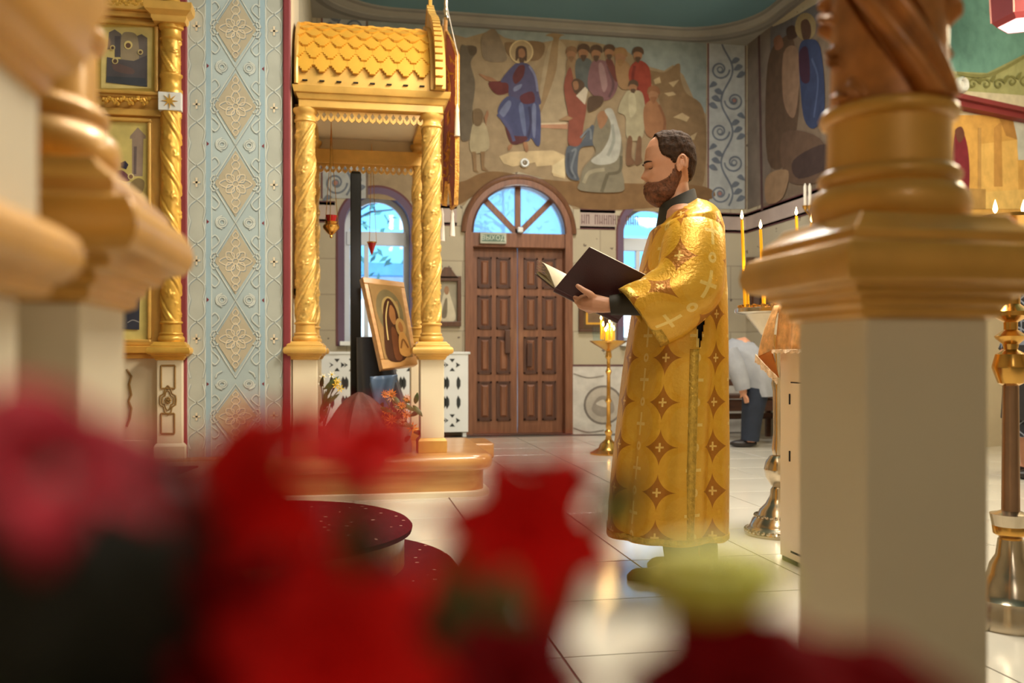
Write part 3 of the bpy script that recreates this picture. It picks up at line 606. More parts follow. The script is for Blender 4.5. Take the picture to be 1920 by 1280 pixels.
# maroon lantern-like canopy at the top of the aisle wall
q = PD(1925, 18, 7.2); lt = thing('hanging_lantern', 'maroon faceted lantern with a glowing pale pink underside hung over the aisle', 'lantern', q)
def hexa(r, z): return [q+Vector((r*cos(PI/6+k*PI/3), r*sin(PI/6+k*PI/3), z)) for k in range(6)]
mb = MB(); mb.rings([hexa(.17, .30), hexa(.26, .12), hexa(.25, -.08), hexa(.21, -.12)], cap1=False); mb.build('shade', MAROON, lt, smooth=0)
mb = MB(); mb.rings([hexa(.205, -.118), hexa(.2, -.105)], cap0=True); mb.build('glowing_panel', mat('lantern_glow', (255, 214, 214), .5, emit=(255, 190, 196), est=1.6), lt, smooth=0)
for k in range(6):
    a, c = hexa(.262, .12)[k], hexa(.252, -.08)[k]; mb = MB(); mb.tube([a, c], .007, 6); mb.build('edge_bead', mat('pink_line', (214, 150, 140), .6), lt)
mb = MB(); mb.tube([q+Vector((0, 0, .3)), Vector((q.x, q.y, ZC+.12))], .008, 6); mb.build('rod', BRASS, lt)
q = afn(1866, 24); mb = MB(); mb.rings([[q+(AD*cos(2*PI*j/N)+U*sin(2*PI*j/N))*r+AN*h for j in range(N)] for r, h in ((.1, 0), (.1, .006))]); mb.build('painted_roundel', mat('tan_roundel', (170, 124, 92), .8), wall_aisle)
# ================================================================= BLUE ORNAMENTED PILLAR
YP = 5.75
PX0, PX1 = PY(352, 500, YP).x, PY(531, 500, YP).x
BLUE = mat('pillar_blue', (176, 192, 194), .7, 0, .09, 2.5, spec=.3)
BLUED = mat('pillar_blue_band', (158, 184, 196), .7, 0, .08, 4)
SAND = mat('pillar_sand', (184, 174, 150), .7, 0, .1, 5)
SANDG = mat('pillar_grey_sand', (180, 184, 174), .7, 0, .1, 5)
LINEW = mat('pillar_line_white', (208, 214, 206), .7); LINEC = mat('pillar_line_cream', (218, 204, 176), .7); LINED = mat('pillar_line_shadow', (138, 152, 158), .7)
pil = MB(); pil.box((PX0-.05, YP, PLZ), (PX1+.05, 6.6, ZC+.2)); pillar = pil.build('wall_pillar', CREAM, kind='structure', smooth=0)
mb = MB(); mb.box((PX0, YP-.012, PLZ), (PX1, YP+.02, ZC)); mb.build('painted_panel', BLUE, pillar, smooth=0)
for a, c in ((PX0-.045, PX0), (PX1, PX1+.045)):
    mb = MB(); mb.box((a, YP-.03, PLZ), (c, YP+.03, ZC)); mb.build('red_edge', MAROON, pillar, bev=.008, smooth=0)
pw = PX1-PX0; pc = (PX0+PX1)/2; per = .472
def pf(x, z, l): return Vector((pc+x*pw/2, YP-.013-l, z))
mb = MB()
for sg in (-1, 1):
    mb.add([pf(sg*.99, PLZ, .001), pf(sg*.63, PLZ, .001), pf(sg*.63, ZC, .001), pf(sg*.99, ZC, .001)], [(0, 1, 2, 3)], 0)
    mb.add([pf(sg*.63, PLZ, .0015), pf(sg*.50, PLZ, .0015), pf(sg*.50, ZC, .0015), pf(sg*.63, ZC, .0015)], [(0, 1, 2, 3)], 1)
    for xx in (.99, .63, .5): mb.ribbon([pf(sg*xx, PLZ, .002), pf(sg*xx, ZC, .002)], .006, (0, 1, 0), 2)
mb.build('border_stripe', [SANDG, BLUED, LINEW], pillar, smooth=0)
# one repeat of the ornament, shared by the copies
un = MB(); hh = per/2; w2 = pw/2
def uf(x, z, l): return Vector((x*w2, -l, z*hh))
NRM = (0, 1, 0)
un.add([uf(0, .86, .002), uf(.44, 0, .002), uf(0, -.86, .002), uf(-.44, 0, .002)], [(0, 1, 2, 3)], 0)
def line(pts, wd, mi, l=.003, closed=False, sm=True):
    pp = catmull([(x, y, 0) for x, y in pts], 6, closed) if sm else [Vector((x, y, 0)) for x, y in pts]
    un.ribbon([uf(p.x, p.y, l) for p in pp], wd, NRM, mi, closed)
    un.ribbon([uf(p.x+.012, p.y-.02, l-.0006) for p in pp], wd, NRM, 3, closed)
line([(0, 1), (.5, 0), (0, -1), (-.5, 0)], .009, 1, .003, True, False)
for k in range(8):
    a = k*PI/4; L = .34 if k % 2 == 0 else .27; e = .09
    c_, s_ = cos(a), sin(a); asp = w2/hh
    pt = lambda r, t: ((r*c_-t*s_), (r*s_+t*c_)*asp)
    line([pt(.06, 0), pt(L*.55, e), pt(L, 0), pt(L*.55, -e)], .007, 2, .0036, True)
for sg in (-1, 1):
    line([(sg*.36, .12), (sg*.46, .2), (sg*.52, .08), (sg*.44, 0), (sg*.52, -.08), (sg*.46, -.2), (sg*.36, -.12)], .007, 1)
    line([(0, sg*.36), (.09, sg*.48), (0, sg*.60), (-.09, sg*.48)], .006, 2, .0036, True); line([(0, sg*.58), (.06, sg*.66), (0, sg*.76), (-.06, sg*.66)], .006, 2, .0036, True)
    for sh in (-1, 1):
        cx_, cz_ = sg*.28, sh*1.0
        line([(cx_, cz_+.17*sh*-1), (cx_+sg*.1, cz_-.1*sh), (cx_+sg*.13, cz_), ], .007, 1)
        line([(sg*.5, sh*.3), (sg*.34, sh*.5), (sg*.42, sh*.66), (sg*.5, sh*.6)], .007, 1)
        # side guilloche
        line([(sg*.81+.13*sg, sh*1.0), (sg*.81+.16*sg, sh*.62), (sg*.81-.13*sg, sh*.3), (sg*.81-.15*sg, 0)], .007, 1)
        line([(sg*.81-.13*sg, sh*1.0), (sg*.81-.16*sg, sh*.62), (sg*.81+.13*sg, sh*.3), (sg*.81+.15*sg, 0)], .007, 1)
    line([(sg*.81, .12), (sg*.81, -.12)], .012, 2, .003, False, False); line([(sg*.81-.08, 0), (sg*.81+.08, 0)], .012, 2, .003, False, False)
    for rr in (.10, .06):
        line([(sg*.28+rr*cos(q*PI/3), 1.0+rr*asp*sin(q*PI/3)) for q in range(6)], .007, 1, .003, True)
    un.add([uf(sg*.6, 1.06, .003), uf(sg*.55, 1, .003), uf(sg*.6, .94, .003)], [(0, 1, 2)], 4)
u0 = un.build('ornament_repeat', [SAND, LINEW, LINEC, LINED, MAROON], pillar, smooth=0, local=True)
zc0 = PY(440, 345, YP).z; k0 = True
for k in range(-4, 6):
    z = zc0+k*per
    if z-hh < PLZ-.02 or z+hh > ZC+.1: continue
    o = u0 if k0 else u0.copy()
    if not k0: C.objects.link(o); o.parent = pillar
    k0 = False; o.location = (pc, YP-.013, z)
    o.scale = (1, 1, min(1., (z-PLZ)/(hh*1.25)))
# icon panel hung on the pillar's nave side
q0 = PX(551, 215, PX1+.06); q1 = PX(551, 552, PX1+.06)
ip = thing('side_icon', 'tall dark wooden icon panel hanging on the return of the ornamented pillar', 'icon', (PX1+.05, 6.15, q1.z))
mb = MB(); mb.box((PX1+.05, 5.95, q1.z), (PX1+.066, 6.40, q0.z)); mb.build('board', mat('dark_board', (40, 26, 20), .5), ip, bev=.004, smooth=0)
mb = MB()
for a, c in (((5.93, q1.z-.02), (6.42, q1.z+.05)), ((5.93, q0.z-.05), (6.42, q0.z+.02)), ((5.93, q1.z), (5.99, q0.z)), ((6.36, q1.z), (6.42, q0.z))): mb.box((PX1+.05, a[0], a[1]), (PX1+.074, c[0], c[1]))
mb.build('frame', PLATW, ip, bev=.005, smooth=0)
mb = MB(); mb.box((PX1+.045, 5.8, PLZ), (PX1+.056, 6.5, .92)); dp = mb.build('side_dado', IVORY, pillar, bev=.004, smooth=0)
# ================================================================= CARVED COLUMN ON PEDESTAL
def sst(x): x = max(0., min(1., x)); return x*x*(3-2*x)
def carve(th, z, r, pitch, sg, amp):
    p = (th/(2*PI)*2+sg*z/pitch) % 1.0
    if p < .24:                                    # double rope band
        q = p/.24; return amp*(.15+.75*abs(sin(2*PI*q))**.6)
    if p < .29 or p > .95: return -amp*.8
    d = (p-.65)*PI*r*.95; q = z/(r*1.9); cell = math.floor(q); e = (q-cell-.5)*r*1.9
    if cell % 2: d = -d
    rad = math.hypot(d, e); an = math.atan2(e, d)
    fl = 1-rad/(r*.42*(1+.38*cos(5*an)))
    h = amp*1.0*sst(fl*2.2)-amp*.5*sst(1-abs(rad-r*.15)/(r*.08))
    e2 = e-r*.95*(1 if e > 0 else -1); rad2 = math.hypot(d*1.1, e2)
    h += amp*.75*sst((1-rad2/(r*.30))*1.6)*(.55+.45*cos(9*math.atan2(e2, d)))
    return h-.25*amp
def shaft_mesh(c, r, z0, z1, pitch, sg, amp, nt=56, nz=150):
    mb = MB(); c = Vector(c); rs = []
    for i in range(nz+1):
        z = z0+(z1-z0)*i/nz; ed = min(1, i/2, (nz-i)/2)
        rs.append([c+Vector(((r+ed*carve(2*PI*j/nt, z, r, pitch, sg, amp))*cos(2*PI*j/nt), (r+ed*carve(2*PI*j/nt, z, r, pitch, sg, amp))*sin(2*PI*j/nt), z)) for j in range(nt)])
    mb.rings(rs); return mb
CAPP = [(.082, 0), (.09, .004), (.09, .012), (.097, .016), (.097, .024), (.11, .028), (.112, .036), (.13, .041), (.136, .05), (.138, .06), (.136, .072), (.13, .083), (.116, .088), (.116, .099), (.1, .112), (.094, .121)]
BASEP = [(.086, 0), (.091, .008), (.093, .02), (.09, .032), (.082, .041), (.077, .044), (.082, .05), (.083, .056), (.078, .062), (.072, .066), (.071, .12), (.078, .123), (.081, .13), (.078, .137), (.07, .141)]
def column(par, c, zb, zs, ztop, k=1., kl=.82, sg=1, goldm=None, shm=None, nt=76, nz=230, plinth=True, carvem=None, amp=.0075, pitch=.30, capital=True, pm=None):
    """pedestal zb..zs, cap, turned base, carved shaft up to ztop; children of par"""
    goldm = goldm or GOLD; shm = shm or GOLDC; x, y = c
    if plinth:
        mb = MB(); mb.square((x, y, zb), [(.092*k, 0), (.092*k, .075), (.078*k, .092)], ); mb.build('plinth', goldm, par, bev=.003, smooth=0)
    mb = MB(); mb.square((x, y, 0), [(.075*k, zb+.09 if plinth else zb), (.075*k, zs)]); mb.build('pedestal', pm or IVORY, par, bev=.004, smooth=0)
    mb = MB(); mb.square((x, y, zs-.004), [(h*k*.94, z*k*.95) for h, z in CAPP]); mb.build('pedestal_cap', goldm, par, smooth=35, bev=.0015)
    zc = zs+.121*k*.95-.004
    mb = MB(); mb.lathe((x, y, zc), [(r*kl, z*kl) for r, z in BASEP], 40); mb.build('column_base', goldm, par, smooth=50)
    z1 = zc+.141*kl; r = .073*kl; zt = ztop-(.10*kl if capital else 0)
    o = shaft_mesh((x, y, 0), r-.002, z1-.002, zt+.002, pitch, sg, amp, nt, nz).build('column_shaft', shm, par, smooth=70)
    if capital:
        mb = MB(); mb.lathe((x, y, zt), [(.07*kl, 0), (.08*kl, .006), (.08*kl, .016), (.072*kl, .022), (.072*kl, .05), (.08*kl, .056), (.09*kl, .07), (.09*kl, .1*kl)], 36); mb.build('capital', goldm, par, smooth=50)
# ================================================================= PLATFORM, AMBO, CARPETS
CARPET = mat('red_carpet', (90, 10, 20), .95, 0, .2, 30, spec=.1); b = NB(CARPET)
vr = b.N.new('ShaderNodeTexVoronoi'); vr.inputs['Scale'].default_value = 17.; b.L.new(b.coord(), vr.inputs['Vector']); fl = b.m('LESS_THAN', vr.outputs['Distance'], .13)
b.L.new(b.mix(b.m('MULTIPLY', fl, .8), b.mix(b.noise(b.coord(), 60.), rgba((66, 6, 14)), rgba((98, 12, 22))), rgba((196, 150, 130))), b.b.inputs['Base Color'])
yfp = PZ(830, 933, 0).y
pend = PZ(952, 872, PLZ).x
# upper platform with rounded nose at the right end
pl = thing('platform', 'honey wood platform with rounded nosing carrying the icon canopy', 'platform', (-1, 6, 0))
def plat_out(e, R=.14):
    x1 = pend+e; y0 = yfp-e
    return [(-2.6, y0)]+[(x1-R+R*cos(-PI/2+PI/2*k/8), y0+R+R*sin(-PI/2+PI/2*k/8)) for k in range(9)]+[(x1, 6.75), (XL+.005, 6.75), (XL+.005, 6.29), (-2.6, 6.29)]
mb = MB(); mb.rings([[(x, y, z) for x, y in plat_out(e)] for e, z in ((-.03, 0), (-.03, .16))]); mb.build('riser', PLATW, pl, smooth=30)
mb = MB(); mb.rings([[(x, y, z) for x, y in plat_out(e)] for e, z in ((-.03, .16), (.0, .165), (.015, .18), (.02, .21), (.015, .24), (.0, .256), (-.02, .26))]); mb.build('tread', PLATW, pl, smooth=40)
mb = MB(); mb.rings([[(x, y, z) for x, y in plat_out(e)] for e, z in ((.004, 0), (.004, .03), (-.03, .034))], cap0=False, cap1=False); mb.build('base_strip', IVORY, pl, smooth=0)
# wider sanctuary step at the left
sx = PZ(432, 905, PLZ).x; sy = PZ(330, 899, PLZ).y
sp_ = thing('sanctuary_step', 'broad wooden sanctuary step before the icon screen', 'step', (-1.4, sy, 0))
mb = MB(); mb.box((-2.6, sy, 0), (sx, yfp-.025, PLZ-.002)); mb.build('step_body', PLATW, sp_, bev=.01, smooth=0)
mb = MB(); mb.box((-2.6, sy-.02, PLZ-.06), (sx+.02, sy+.05, PLZ+.001)); mb.build('nosing', wood('dark_nosing', (124, 78, 34), (98, 58, 24), .3, 0), sp_, bev=.012, smooth=0)
ly = PZ(330, 941, .17).y
mb = MB(); mb.box((-2.6, ly, 0), (sx+.02, sy, .17)); mb.build('lower_tread', PLATW, sp_, bev=.01, smooth=0)
c0, c1 = PZ(235, 905, PLZ), PZ(372, 876, PLZ)
mb = MB(); mb.prism([(-2.4, sy+.06, PLZ), (PZ(305, 906, PLZ).x, sy+.06, PLZ), (PZ(372, 876, PLZ).x, PZ(372, 876, PLZ).y, PLZ), (-2.4, PZ(372, 876, PLZ).y, PLZ)], (0, 0, .008)); mb.build('carpet_runner', CARPET, smooth=0, label='dark red speckled carpet lying on the sanctuary step', cat='carpet')
# ambo: two carpeted rounds in front of the sanctuary step
AC = PZ(489, 984, PLZ); AC.z = 0; AR = .55; R2 = .72
def disc(R, n=64): return [(AC.x+R*cos(2*PI*k/n), AC.y+R*sin(2*PI*k/n)) for k in range(n)]
am = thing('ambo', 'rounded wooden ambo topped with red speckled carpet', 'step', (AC.x, AC.y, 0))
mb = MB(); mb.rings([[(x, y, z) for x, y in disc(AR-e)] for e, z in ((.03, .105), (.03, PLZ-.03))]); mb.build('riser', PLATW, am, smooth=30)
mb = MB(); mb.rings([[(x, y, z) for x, y in disc(AR-e)] for e, z in ((.03, PLZ-.035), (.004, PLZ-.03), (0, PLZ-.012), (.012, PLZ), (.03, PLZ+.006))]); mb.build('carpet', CARPET, am, smooth=50)
am2 = thing('lower_ambo_step', 'low red carpeted round step under the ambo', 'step', (AC.x, AC.y, 0))
mb = MB(); mb.rings([[(x, y, z) for x, y in disc(R2-e)] for e, z in ((.02, 0), (.0, .01), (0, .085), (.012, .1), (.03, .104))]); mb.build('carpet', CARPET, am2, smooth=50)
# low wooden block beside the canopy
q = PZ(842, 843, .0); mb = MB(); qa, qb = PZ(838, 846, .0), PZ(902, 842, 0)
mb.box((qa.x, 7.6, 0), (qb.x, 8.1, .13)); mb.build('kneeling_block', PLATW, bev=.015, smooth=0, label='low honey wood block on the tiles beside the canopy platform', cat='block')
# ================================================================= ICON CANOPY
YC0 = PZ(812, 846, PLZ).y; KX0 = PZ(573, 850, PLZ).x; KX1 = PZ(812, 850, PLZ).x; YC1 = YC0+.86
ZS = PY(812, 673, YC0).z; ZT = PY(812, 217, YC0).z
can = thing('icon_canopy', 'golden carved icon canopy with four spiral columns and a shingled barrel roof', 'canopy', ((KX0+KX1)/2, (YC0+YC1)/2, PLZ))
for x in (KX0, KX1):
    for y in (YC0, YC1): column(can, (x, y), PLZ, ZS, ZT, 1., .86, -1, goldm=GOLD, shm=GOLDC)
zc = ZT
def cornice(mb, x0, x1, y0, y1, prof):
    mb.rings([[(x0-e, y0-e, z), (x1+e, y0-e, z), (x1+e, y1+e, z), (x0-e, y1+e, z)] for e, z in prof])
# entablature ring: four beams so one can look up inside
H0, H1 = zc, zc+.05
for nm, a, c in (('front_beam', (KX0-.04, YC0-.07), (KX1+.07, YC0+.06)), ('rear_beam', (KX0-.07, YC1-.06), (KX1+.07, YC1+.07)), ('side_beam', (KX0-.07, YC0+.06), (KX0+.06, YC1-.06)), ('side_beam', (KX1-.06, YC0+.06), (KX1+.07, YC1-.06))):
    mb = MB(); mb.box((a[0], a[1], zc-(.16 if nm == 'rear_beam' else 0)), (c[0], c[1], zc-.06 if nm == 'rear_beam' else zc+.05)); mb.build(nm, GOLD, can, bev=.004, smooth=0)
mb = MB(); mb2 = MB(); mb2.box((KX0-.04, YC0-.06, zc+.03), (KX1+.05, YC1+.05, zc+.045)); mb2.build('canopy_ceiling', IVORY, can, smooth=0)
mb2 = MB(); mb2.box((KX0-.04, YC1+.02, zc-.06), (KX1+.05, YC1+.04, zc+.045)); mb2.build('back_panel', IVORY, can, smooth=0)
cornice(mb, KX0-.03, KX1+.07, YC0-.07, YC1+.07, [(0, zc+.045), (.01, zc+.05), (.02, zc+.07), (.022, zc+.08), (.035, zc+.085), (.04, zc+.10), (.045, zc+.125), (.03, zc+.13)]); mb.build('cornice', GOLD, can, smooth=30)
# fretwork valances
def valance(x0, x1, y, ztop, drop, u=.042):
    n = max(1, int(round((x1-x0)/u))); u = (x1-x0)/n; mb = MB()
    for i in range(n):
        cx = x0+(i+.5)*u; zm = ztop-drop*.45
        out = [(cx-u/2, ztop), (cx, ztop), (cx+u/2, ztop), (cx+u/2, zm), (cx+u*.42, ztop-drop*.8), (cx, ztop-drop), (cx-u*.42, ztop-drop*.8), (cx-u/2, zm)]
        inn = [(cx-u*.14, ztop-drop*.28), (cx, ztop-drop*.14), (cx+u*.14, ztop-drop*.28), (cx+u*.3, zm), (cx+u*.14, ztop-drop*.58), (cx, ztop-drop*.72), (cx-u*.14, ztop-drop*.58), (cx-u*.3, zm)]
        o = len(mb.v); mb.v += [Vector((p[0], y, p[1])) for p in out+inn]
        for k in range(8): j = (k+1) % 8; mb.f.append((o+k, o+j, o+8+j, o+8+k)); mb.mi.append(0)
    mb.build('fretwork_valance', GOLD, can, smooth=0, solid=.012)
valance(KX0+.05, KX1-.05, YC0-.02, zc, .075); valance(KX0+.05, KX1-.05, YC1-.02, zc-.16, .065)
# barrel roof
RB = zc+.13; RX0 = PY(556, 180, YC0-.08).x; RX1 = PY(806, 180, YC0-.08).x
ymid = (YC0+YC1)/2; rh = (YC1-YC0)/2+.10; rz = PY(690, 66, ymid).z-RB
def rp(a, e=0.): return Vector((0, ymid-(rh+e)*cos(a), RB+(rz+e)*sin(a)**.92 if sin(a) > 0 else RB))
mb = MB(); prof_ = [rp(PI*k/40) for k in range(41)]
mb.rings([[Vector((x, p.y, p.z)) for p in prof_] for x in (RX0, RX1)]); roof = mb.build('roof', GOLD, can, smooth=40)
sw = (RX1-RX0)/8.0; sh = .155
sm_ = MB(); st = .012
pl_ = [(-.5, 0), (.5, 0), (.5, -.70), (.40, -.70), (.40, -.80), (.29, -.80), (.29, -.90), (.18, -.90), (.18, -1), (-.18, -1), (-.18, -.90), (-.29, -.90), (-.29, -.80), (-.40, -.80), (-.40, -.70), (-.5, -.70)]
def shmesh(x0c, x1c):
    m_ = MB(); pts = []
    for x, y in pl_:
        x = min(max(x, x0c), x1c); pts.append(Vector((x*sw*.985, y*sh, 0)))
    m_.prism(pts, (0, 0, st)); return m_
SHING = mat('shingle_gold', (222, 168, 62), .45, .2, .12, 5)
full = None
rows = 9; arcs = []; tot = 0; prev = rp(.02)
for k in range(1, 200):
    a = .02+(PI*.56)*k/199; p = rp(a); tot += (p-prev).length; arcs.append((tot, a)); prev = p
def ang_at(s): return min(arcs, key=lambda t: abs(t[0]-s))[1]
for r_ in range(rows):
    s_low = .055+r_*(tot-.12)/rows; a0, a1 = ang_at(s_low), ang_at(min(tot, s_low+sh))
    pl0, pu0 = rp(a0, .02), rp(a1, .006); d = (pu0-pl0).normalized(); off = .5 if r_ % 2 else 0.
    nrm = Vector((1, 0, 0)).cross(d); M = Matrix((Vector((1, 0, 0)), d, nrm)).transposed().to_4x4()
    for c_ in range(9 if off else 8):
        cxx = (c_+.5 if not off else c_)
        lo = -.5 if cxx-.5 >= -.01 else 0.; hi = .5 if cxx+.5 <= 8.01 else 0.
        key = (lo, hi)
        mt = M.copy(); mt.translation = Vector((RX0+cxx*sw, 0, 0))+pu0-nrm*0.004
        if key == (-.5, .5) and full is not None: o = bpy.data.objects.new('shingle', full); C.objects.link(o); o.parent = roof
        else:
            o = shmesh(lo, hi).build('shingle', SHING, roof, smooth=0, local=True)
            if key == (-.5, .5): full = o.data
        mt.translation = mt.translation-ORG[roof.name]
        o.matrix_local = mt
mb = MB()
for k in range(8): mb.box((RX0+sw*(k+.35), rp(.05).y-.014, RB+.022), (RX0+sw*(k+.65), rp(.05).y+.02, RB+.028))
mb.build('eave_slot_shade', DARK, roof, smooth=0)  # dark bars laid on the eave in place of shaded slots
mb = MB(); mb.tube([(RX0, p.y, p.z) for p in [rp(PI*k/40, .012) for k in range(41)]], .014, 8); mb.build('verge_bead', GOLD, can)
# ogee gable at the nave end
def gab(e, peak):
    out = []
    for k in range(41):
        a = PI*k/40; p = rp(a, e); t = 1-abs(a-PI/2)/(PI/2); pk = peak*max(0, (t-.72)/.28)**2
        out.append(Vector((0, p.y, p.z+pk)))
    return out
def gable(nm, e, peak, x0, x1, m):
    mb = MB(); g_ = gab(e, peak); mb.rings([[Vector((x, p.y, p.z)) for p in g_] for x in (x0, x1)]); return mb.build(nm, m, can, smooth=35)
xa, xb, xc_, xd = RX1, PY(806, 120, YC0).x+.02, PY(818, 120, YC0).x+.02, PY(834, 180, YC0-.1).x
gable('gable_board', .035, .05, xa, xb, GOLD); gable('gable_front', .06, .10, xc_, xd, GOLD)
mb = MB(); g_ = gab(.10, .12); 
for k in range(0, 40):
    p, q = g_[k], g_[k+1]; m_ = (p+q)/2; ctr = Vector((0, ymid, RB+rz*.2)); d = (q-p).length
    mb.obox((( xb+xc_)/2, m_.y, m_.z), ((xc_-xb)/2+.004, 0, 0), (q-p)*.36, (m_-ctr).normalized()*.018)
mb.build('scalloped_edge', GOLD, can, smooth=0)
gable('gable_core', .09, .11, xb, xc_, GOLD)
# cross on the gable
apex = gab(.12, .12)[20]; cxm = (xb+xc_)/2
mb = MB(); z0 = apex.z-.03
mb.box((cxm-.012, ymid-.018, z0), (cxm+.012, ymid+.018, z0+.42)); mb.box((cxm-.012, ymid-.11, z0+.24), (cxm+.012, ymid+.11, z0+.275)); mb.box((cxm-.012, ymid-.05, z0+.33), (cxm+.012, ymid+.05, z0+.36)); mb.obox((cxm, ymid, z0+.12), (.012, 0, 0), (0, .065, .03), (0, 0, .016))
mb.build('finial_cross', GOLDB, can, bev=.003, smooth=0)
# ================================================================= things inside the canopy
# icon on its dark stand
TL, TR, BR_, BL = PD(678, 520, 6.02), PD(756, 530, 6.16), PD(782, 684, 6.02), PD(716, 693, 5.88)
ux = ((TR-TL)+(BR_-BL))/2; uy = ((TL-BL)+(TR-BR_))/2; nn = ux.cross(uy).normalized()
if nn.y > 0: nn = -nn
icn = thing('leaning_icon', 'large wooden framed icon of a mother and child leaning on the dark stand', 'icon', (BL+BR_)/2)
def bil(u, v, l=0.): return (BL*(1-u)+BR_*u)*(1-v)+(TL*(1-u)+TR*u)*v+nn*l
mb = MB(); mb.prism([bil(0, 0), bil(1, 0), bil(1, 1), bil(0, 1)], -nn*.045); mb.build('board', PLATW, icn, bev=.004, smooth=0)
mb = MB(); 
for a, c in (((0, 0), (1, .10)), ((0, .93), (1, 1)), ((0, .1), (.11, .93)), ((.89, .1), (1, .93))):
    mb.prism([bil(a[0], a[1], .014), bil(c[0], a[1], .014), bil(c[0], c[1], .014), bil(a[0], c[1], .014)], -nn*.016)
mb.build('frame', PLATW, icn, bev=.005, smooth=0)
painting('painted_image', icn, bil, [((156, 122, 76), [(.11, .1), (.89, .1), (.89, .93), (.11, .93)]), ((122, 108, 76), [(.5+.33*cos(a), .62+.26*sin(a)) for a in [2*PI*k/24 for k in range(24)]]), ((176, 150, 96), [(.52+.22*cos(a), .62+.18*sin(a)) for a in [2*PI*k/24 for k in range(24)]]),
 ((74, 44, 26), [(.2, .1), (.26, .45), (.36, .68), (.52, .78), (.66, .68), (.7, .5), (.72, .1)], 's'), ((164, 112, 66), [(.46, .58), (.54, .7), (.62, .64), (.6, .5), (.52, .48)], 's'), ((112, 66, 36), [(.4, .1), (.44, .42), (.56, .4), (.6, .1)], 's'),
 ((190, 150, 90), [(.7+.13*cos(a), .44+.11*sin(a)) for a in [2*PI*k/18 for k in range(18)]]), ((168, 112, 64), [(.63, .44), (.7, .51), (.76, .44), (.7, .37)], 's'), ((206, 152, 84), [(.56, .14), (.62, .36), (.78, .36), (.84, .12)], 's'), ((140, 92, 46), [(.6, .2), (.7, .3), (.8, .2)], .012), ((214, 186, 120), [(.3, .3), (.36, .55), (.5, .74)], .008)], .016, .0006)
# dark blue draped stand
DRAPE = mat('dark_blue_cloth', (38, 42, 54), .8, 0, .25, 6, sheen=.3); DRAPEB = mat('slate_blue_satin', (84, 104, 132), .45, 0, .2, 8)
ctr = (BL+BR_)/2; st_ = thing('icon_stand', 'slanted stand under a dark blue cloth holding the icon', 'lectern', (ctr.x, ctr.y+.12, PLZ))
def clothring(cx, cy, z, a, b_, n=40, amp=.0, k=9, ph=0):
    return [Vector((cx+a*(1+amp*sin(k*t+ph))*cos(t), cy+b_*(1+amp*sin(k*t+ph))*sin(t), z)) for t in [2*PI*j/n for j in range(n)]]
topc = bil(.5, .5)-nn*.09
mb = MB(); zz = [PLZ, PLZ+.15, PLZ+.35, ctr.z-.1, ctr.z+.02, ctr.z+.2]
mb.rings([clothring(ctr.x-.09-(.015*i), ctr.y+.14+.012*i, z, .17-.012*i, .15-.012*i, 40, .09-.012*i, 8, .3) for i, z in enumerate(zz)]); mb.build('drape', DRAPE, st_, smooth=60)
mb = MB(); b0 = PD(694, 706, 5.84); b1 = PD(745, 702, 5.9); rs = []
for i in range(9):
    t = i/8; L_ = []
    for j in range(13):
        s_ = j/12; p = b0*(1-s_)+b1*s_; drop = (.05+.20*sin(PI*min(1, s_*1.1))**.8)*t
        L_.append(p+Vector((0, -.02*sin(9*s_+3*t), -drop)))
    rs.append(L_)
mb.rings(rs, False, False, False); mb.build('satin_swag', DRAPEB, st_, smooth=60, solid=.006)
# tall black post
q0 = PD(667, 322, 6.42); q1 = PZ(667, 800, PLZ); q1 = Vector((q0.x, q0.y, PLZ))
pb = thing('black_post', 'tall glossy black post standing behind the leaning icon', 'post', q1)
mb = MB(); hw = 10/1700*6.42; mb.rings([[Vector((q0.x+hw*cx_*k, q0.y+hw*cy_*k, z)) for cx_, cy_ in ((-1,-1),(1,-1),(1,1),(-1,1))] for k, z in ((1, PLZ), (1, q0.z-.02), (.75, q0.z))]); mb.build('shaft', BLACK, pb, bev=.006, smooth=0)
mb = MB(); mb.square((q1.x, q1.y, PLZ), [(.11, 0), (.11, .02), (.06, .035)]); mb.build('foot', BLACK, pb, smooth=0)
# brown wrapped bundle
bc = PZ(672, 838, PLZ); bc.y += .05; bc = Vector((PD(674, 800, 5.74).x, PD(674, 800, 5.74).y, PLZ)); top = PD(668, 735, 5.74).z
BRN = mat('brown_wrap', (84, 46, 34), .7, 0, .4, 14, bump=.4, bscale=30)
mb = MB(); rs = []; hgt = top-PLZ
for i in range(15):
    t = i/14; rr = .225*(1-t**1.5)**.75+.03*(1-t)+.014; fa = .05+.12*t
    rs.append([Vector((bc.x+rr*(1+fa*sin(7*a+2.5*t)+.05*sin(13*a+t)+.03*sin(23*a))*cos(a), bc.y+rr*.8*(1+fa*sin(7*a+2.5*t)+.05*sin(13*a+t)+.03*sin(23*a))*sin(a), PLZ+hgt*t)) for a in [2*PI*j/48 for j in range(48)]])
mb.rings(rs); mb.build('wrapped_bundle', BRN, smooth=70, label='reddish brown folded wrap piled in a dome at the foot of the black post', cat='bundle')
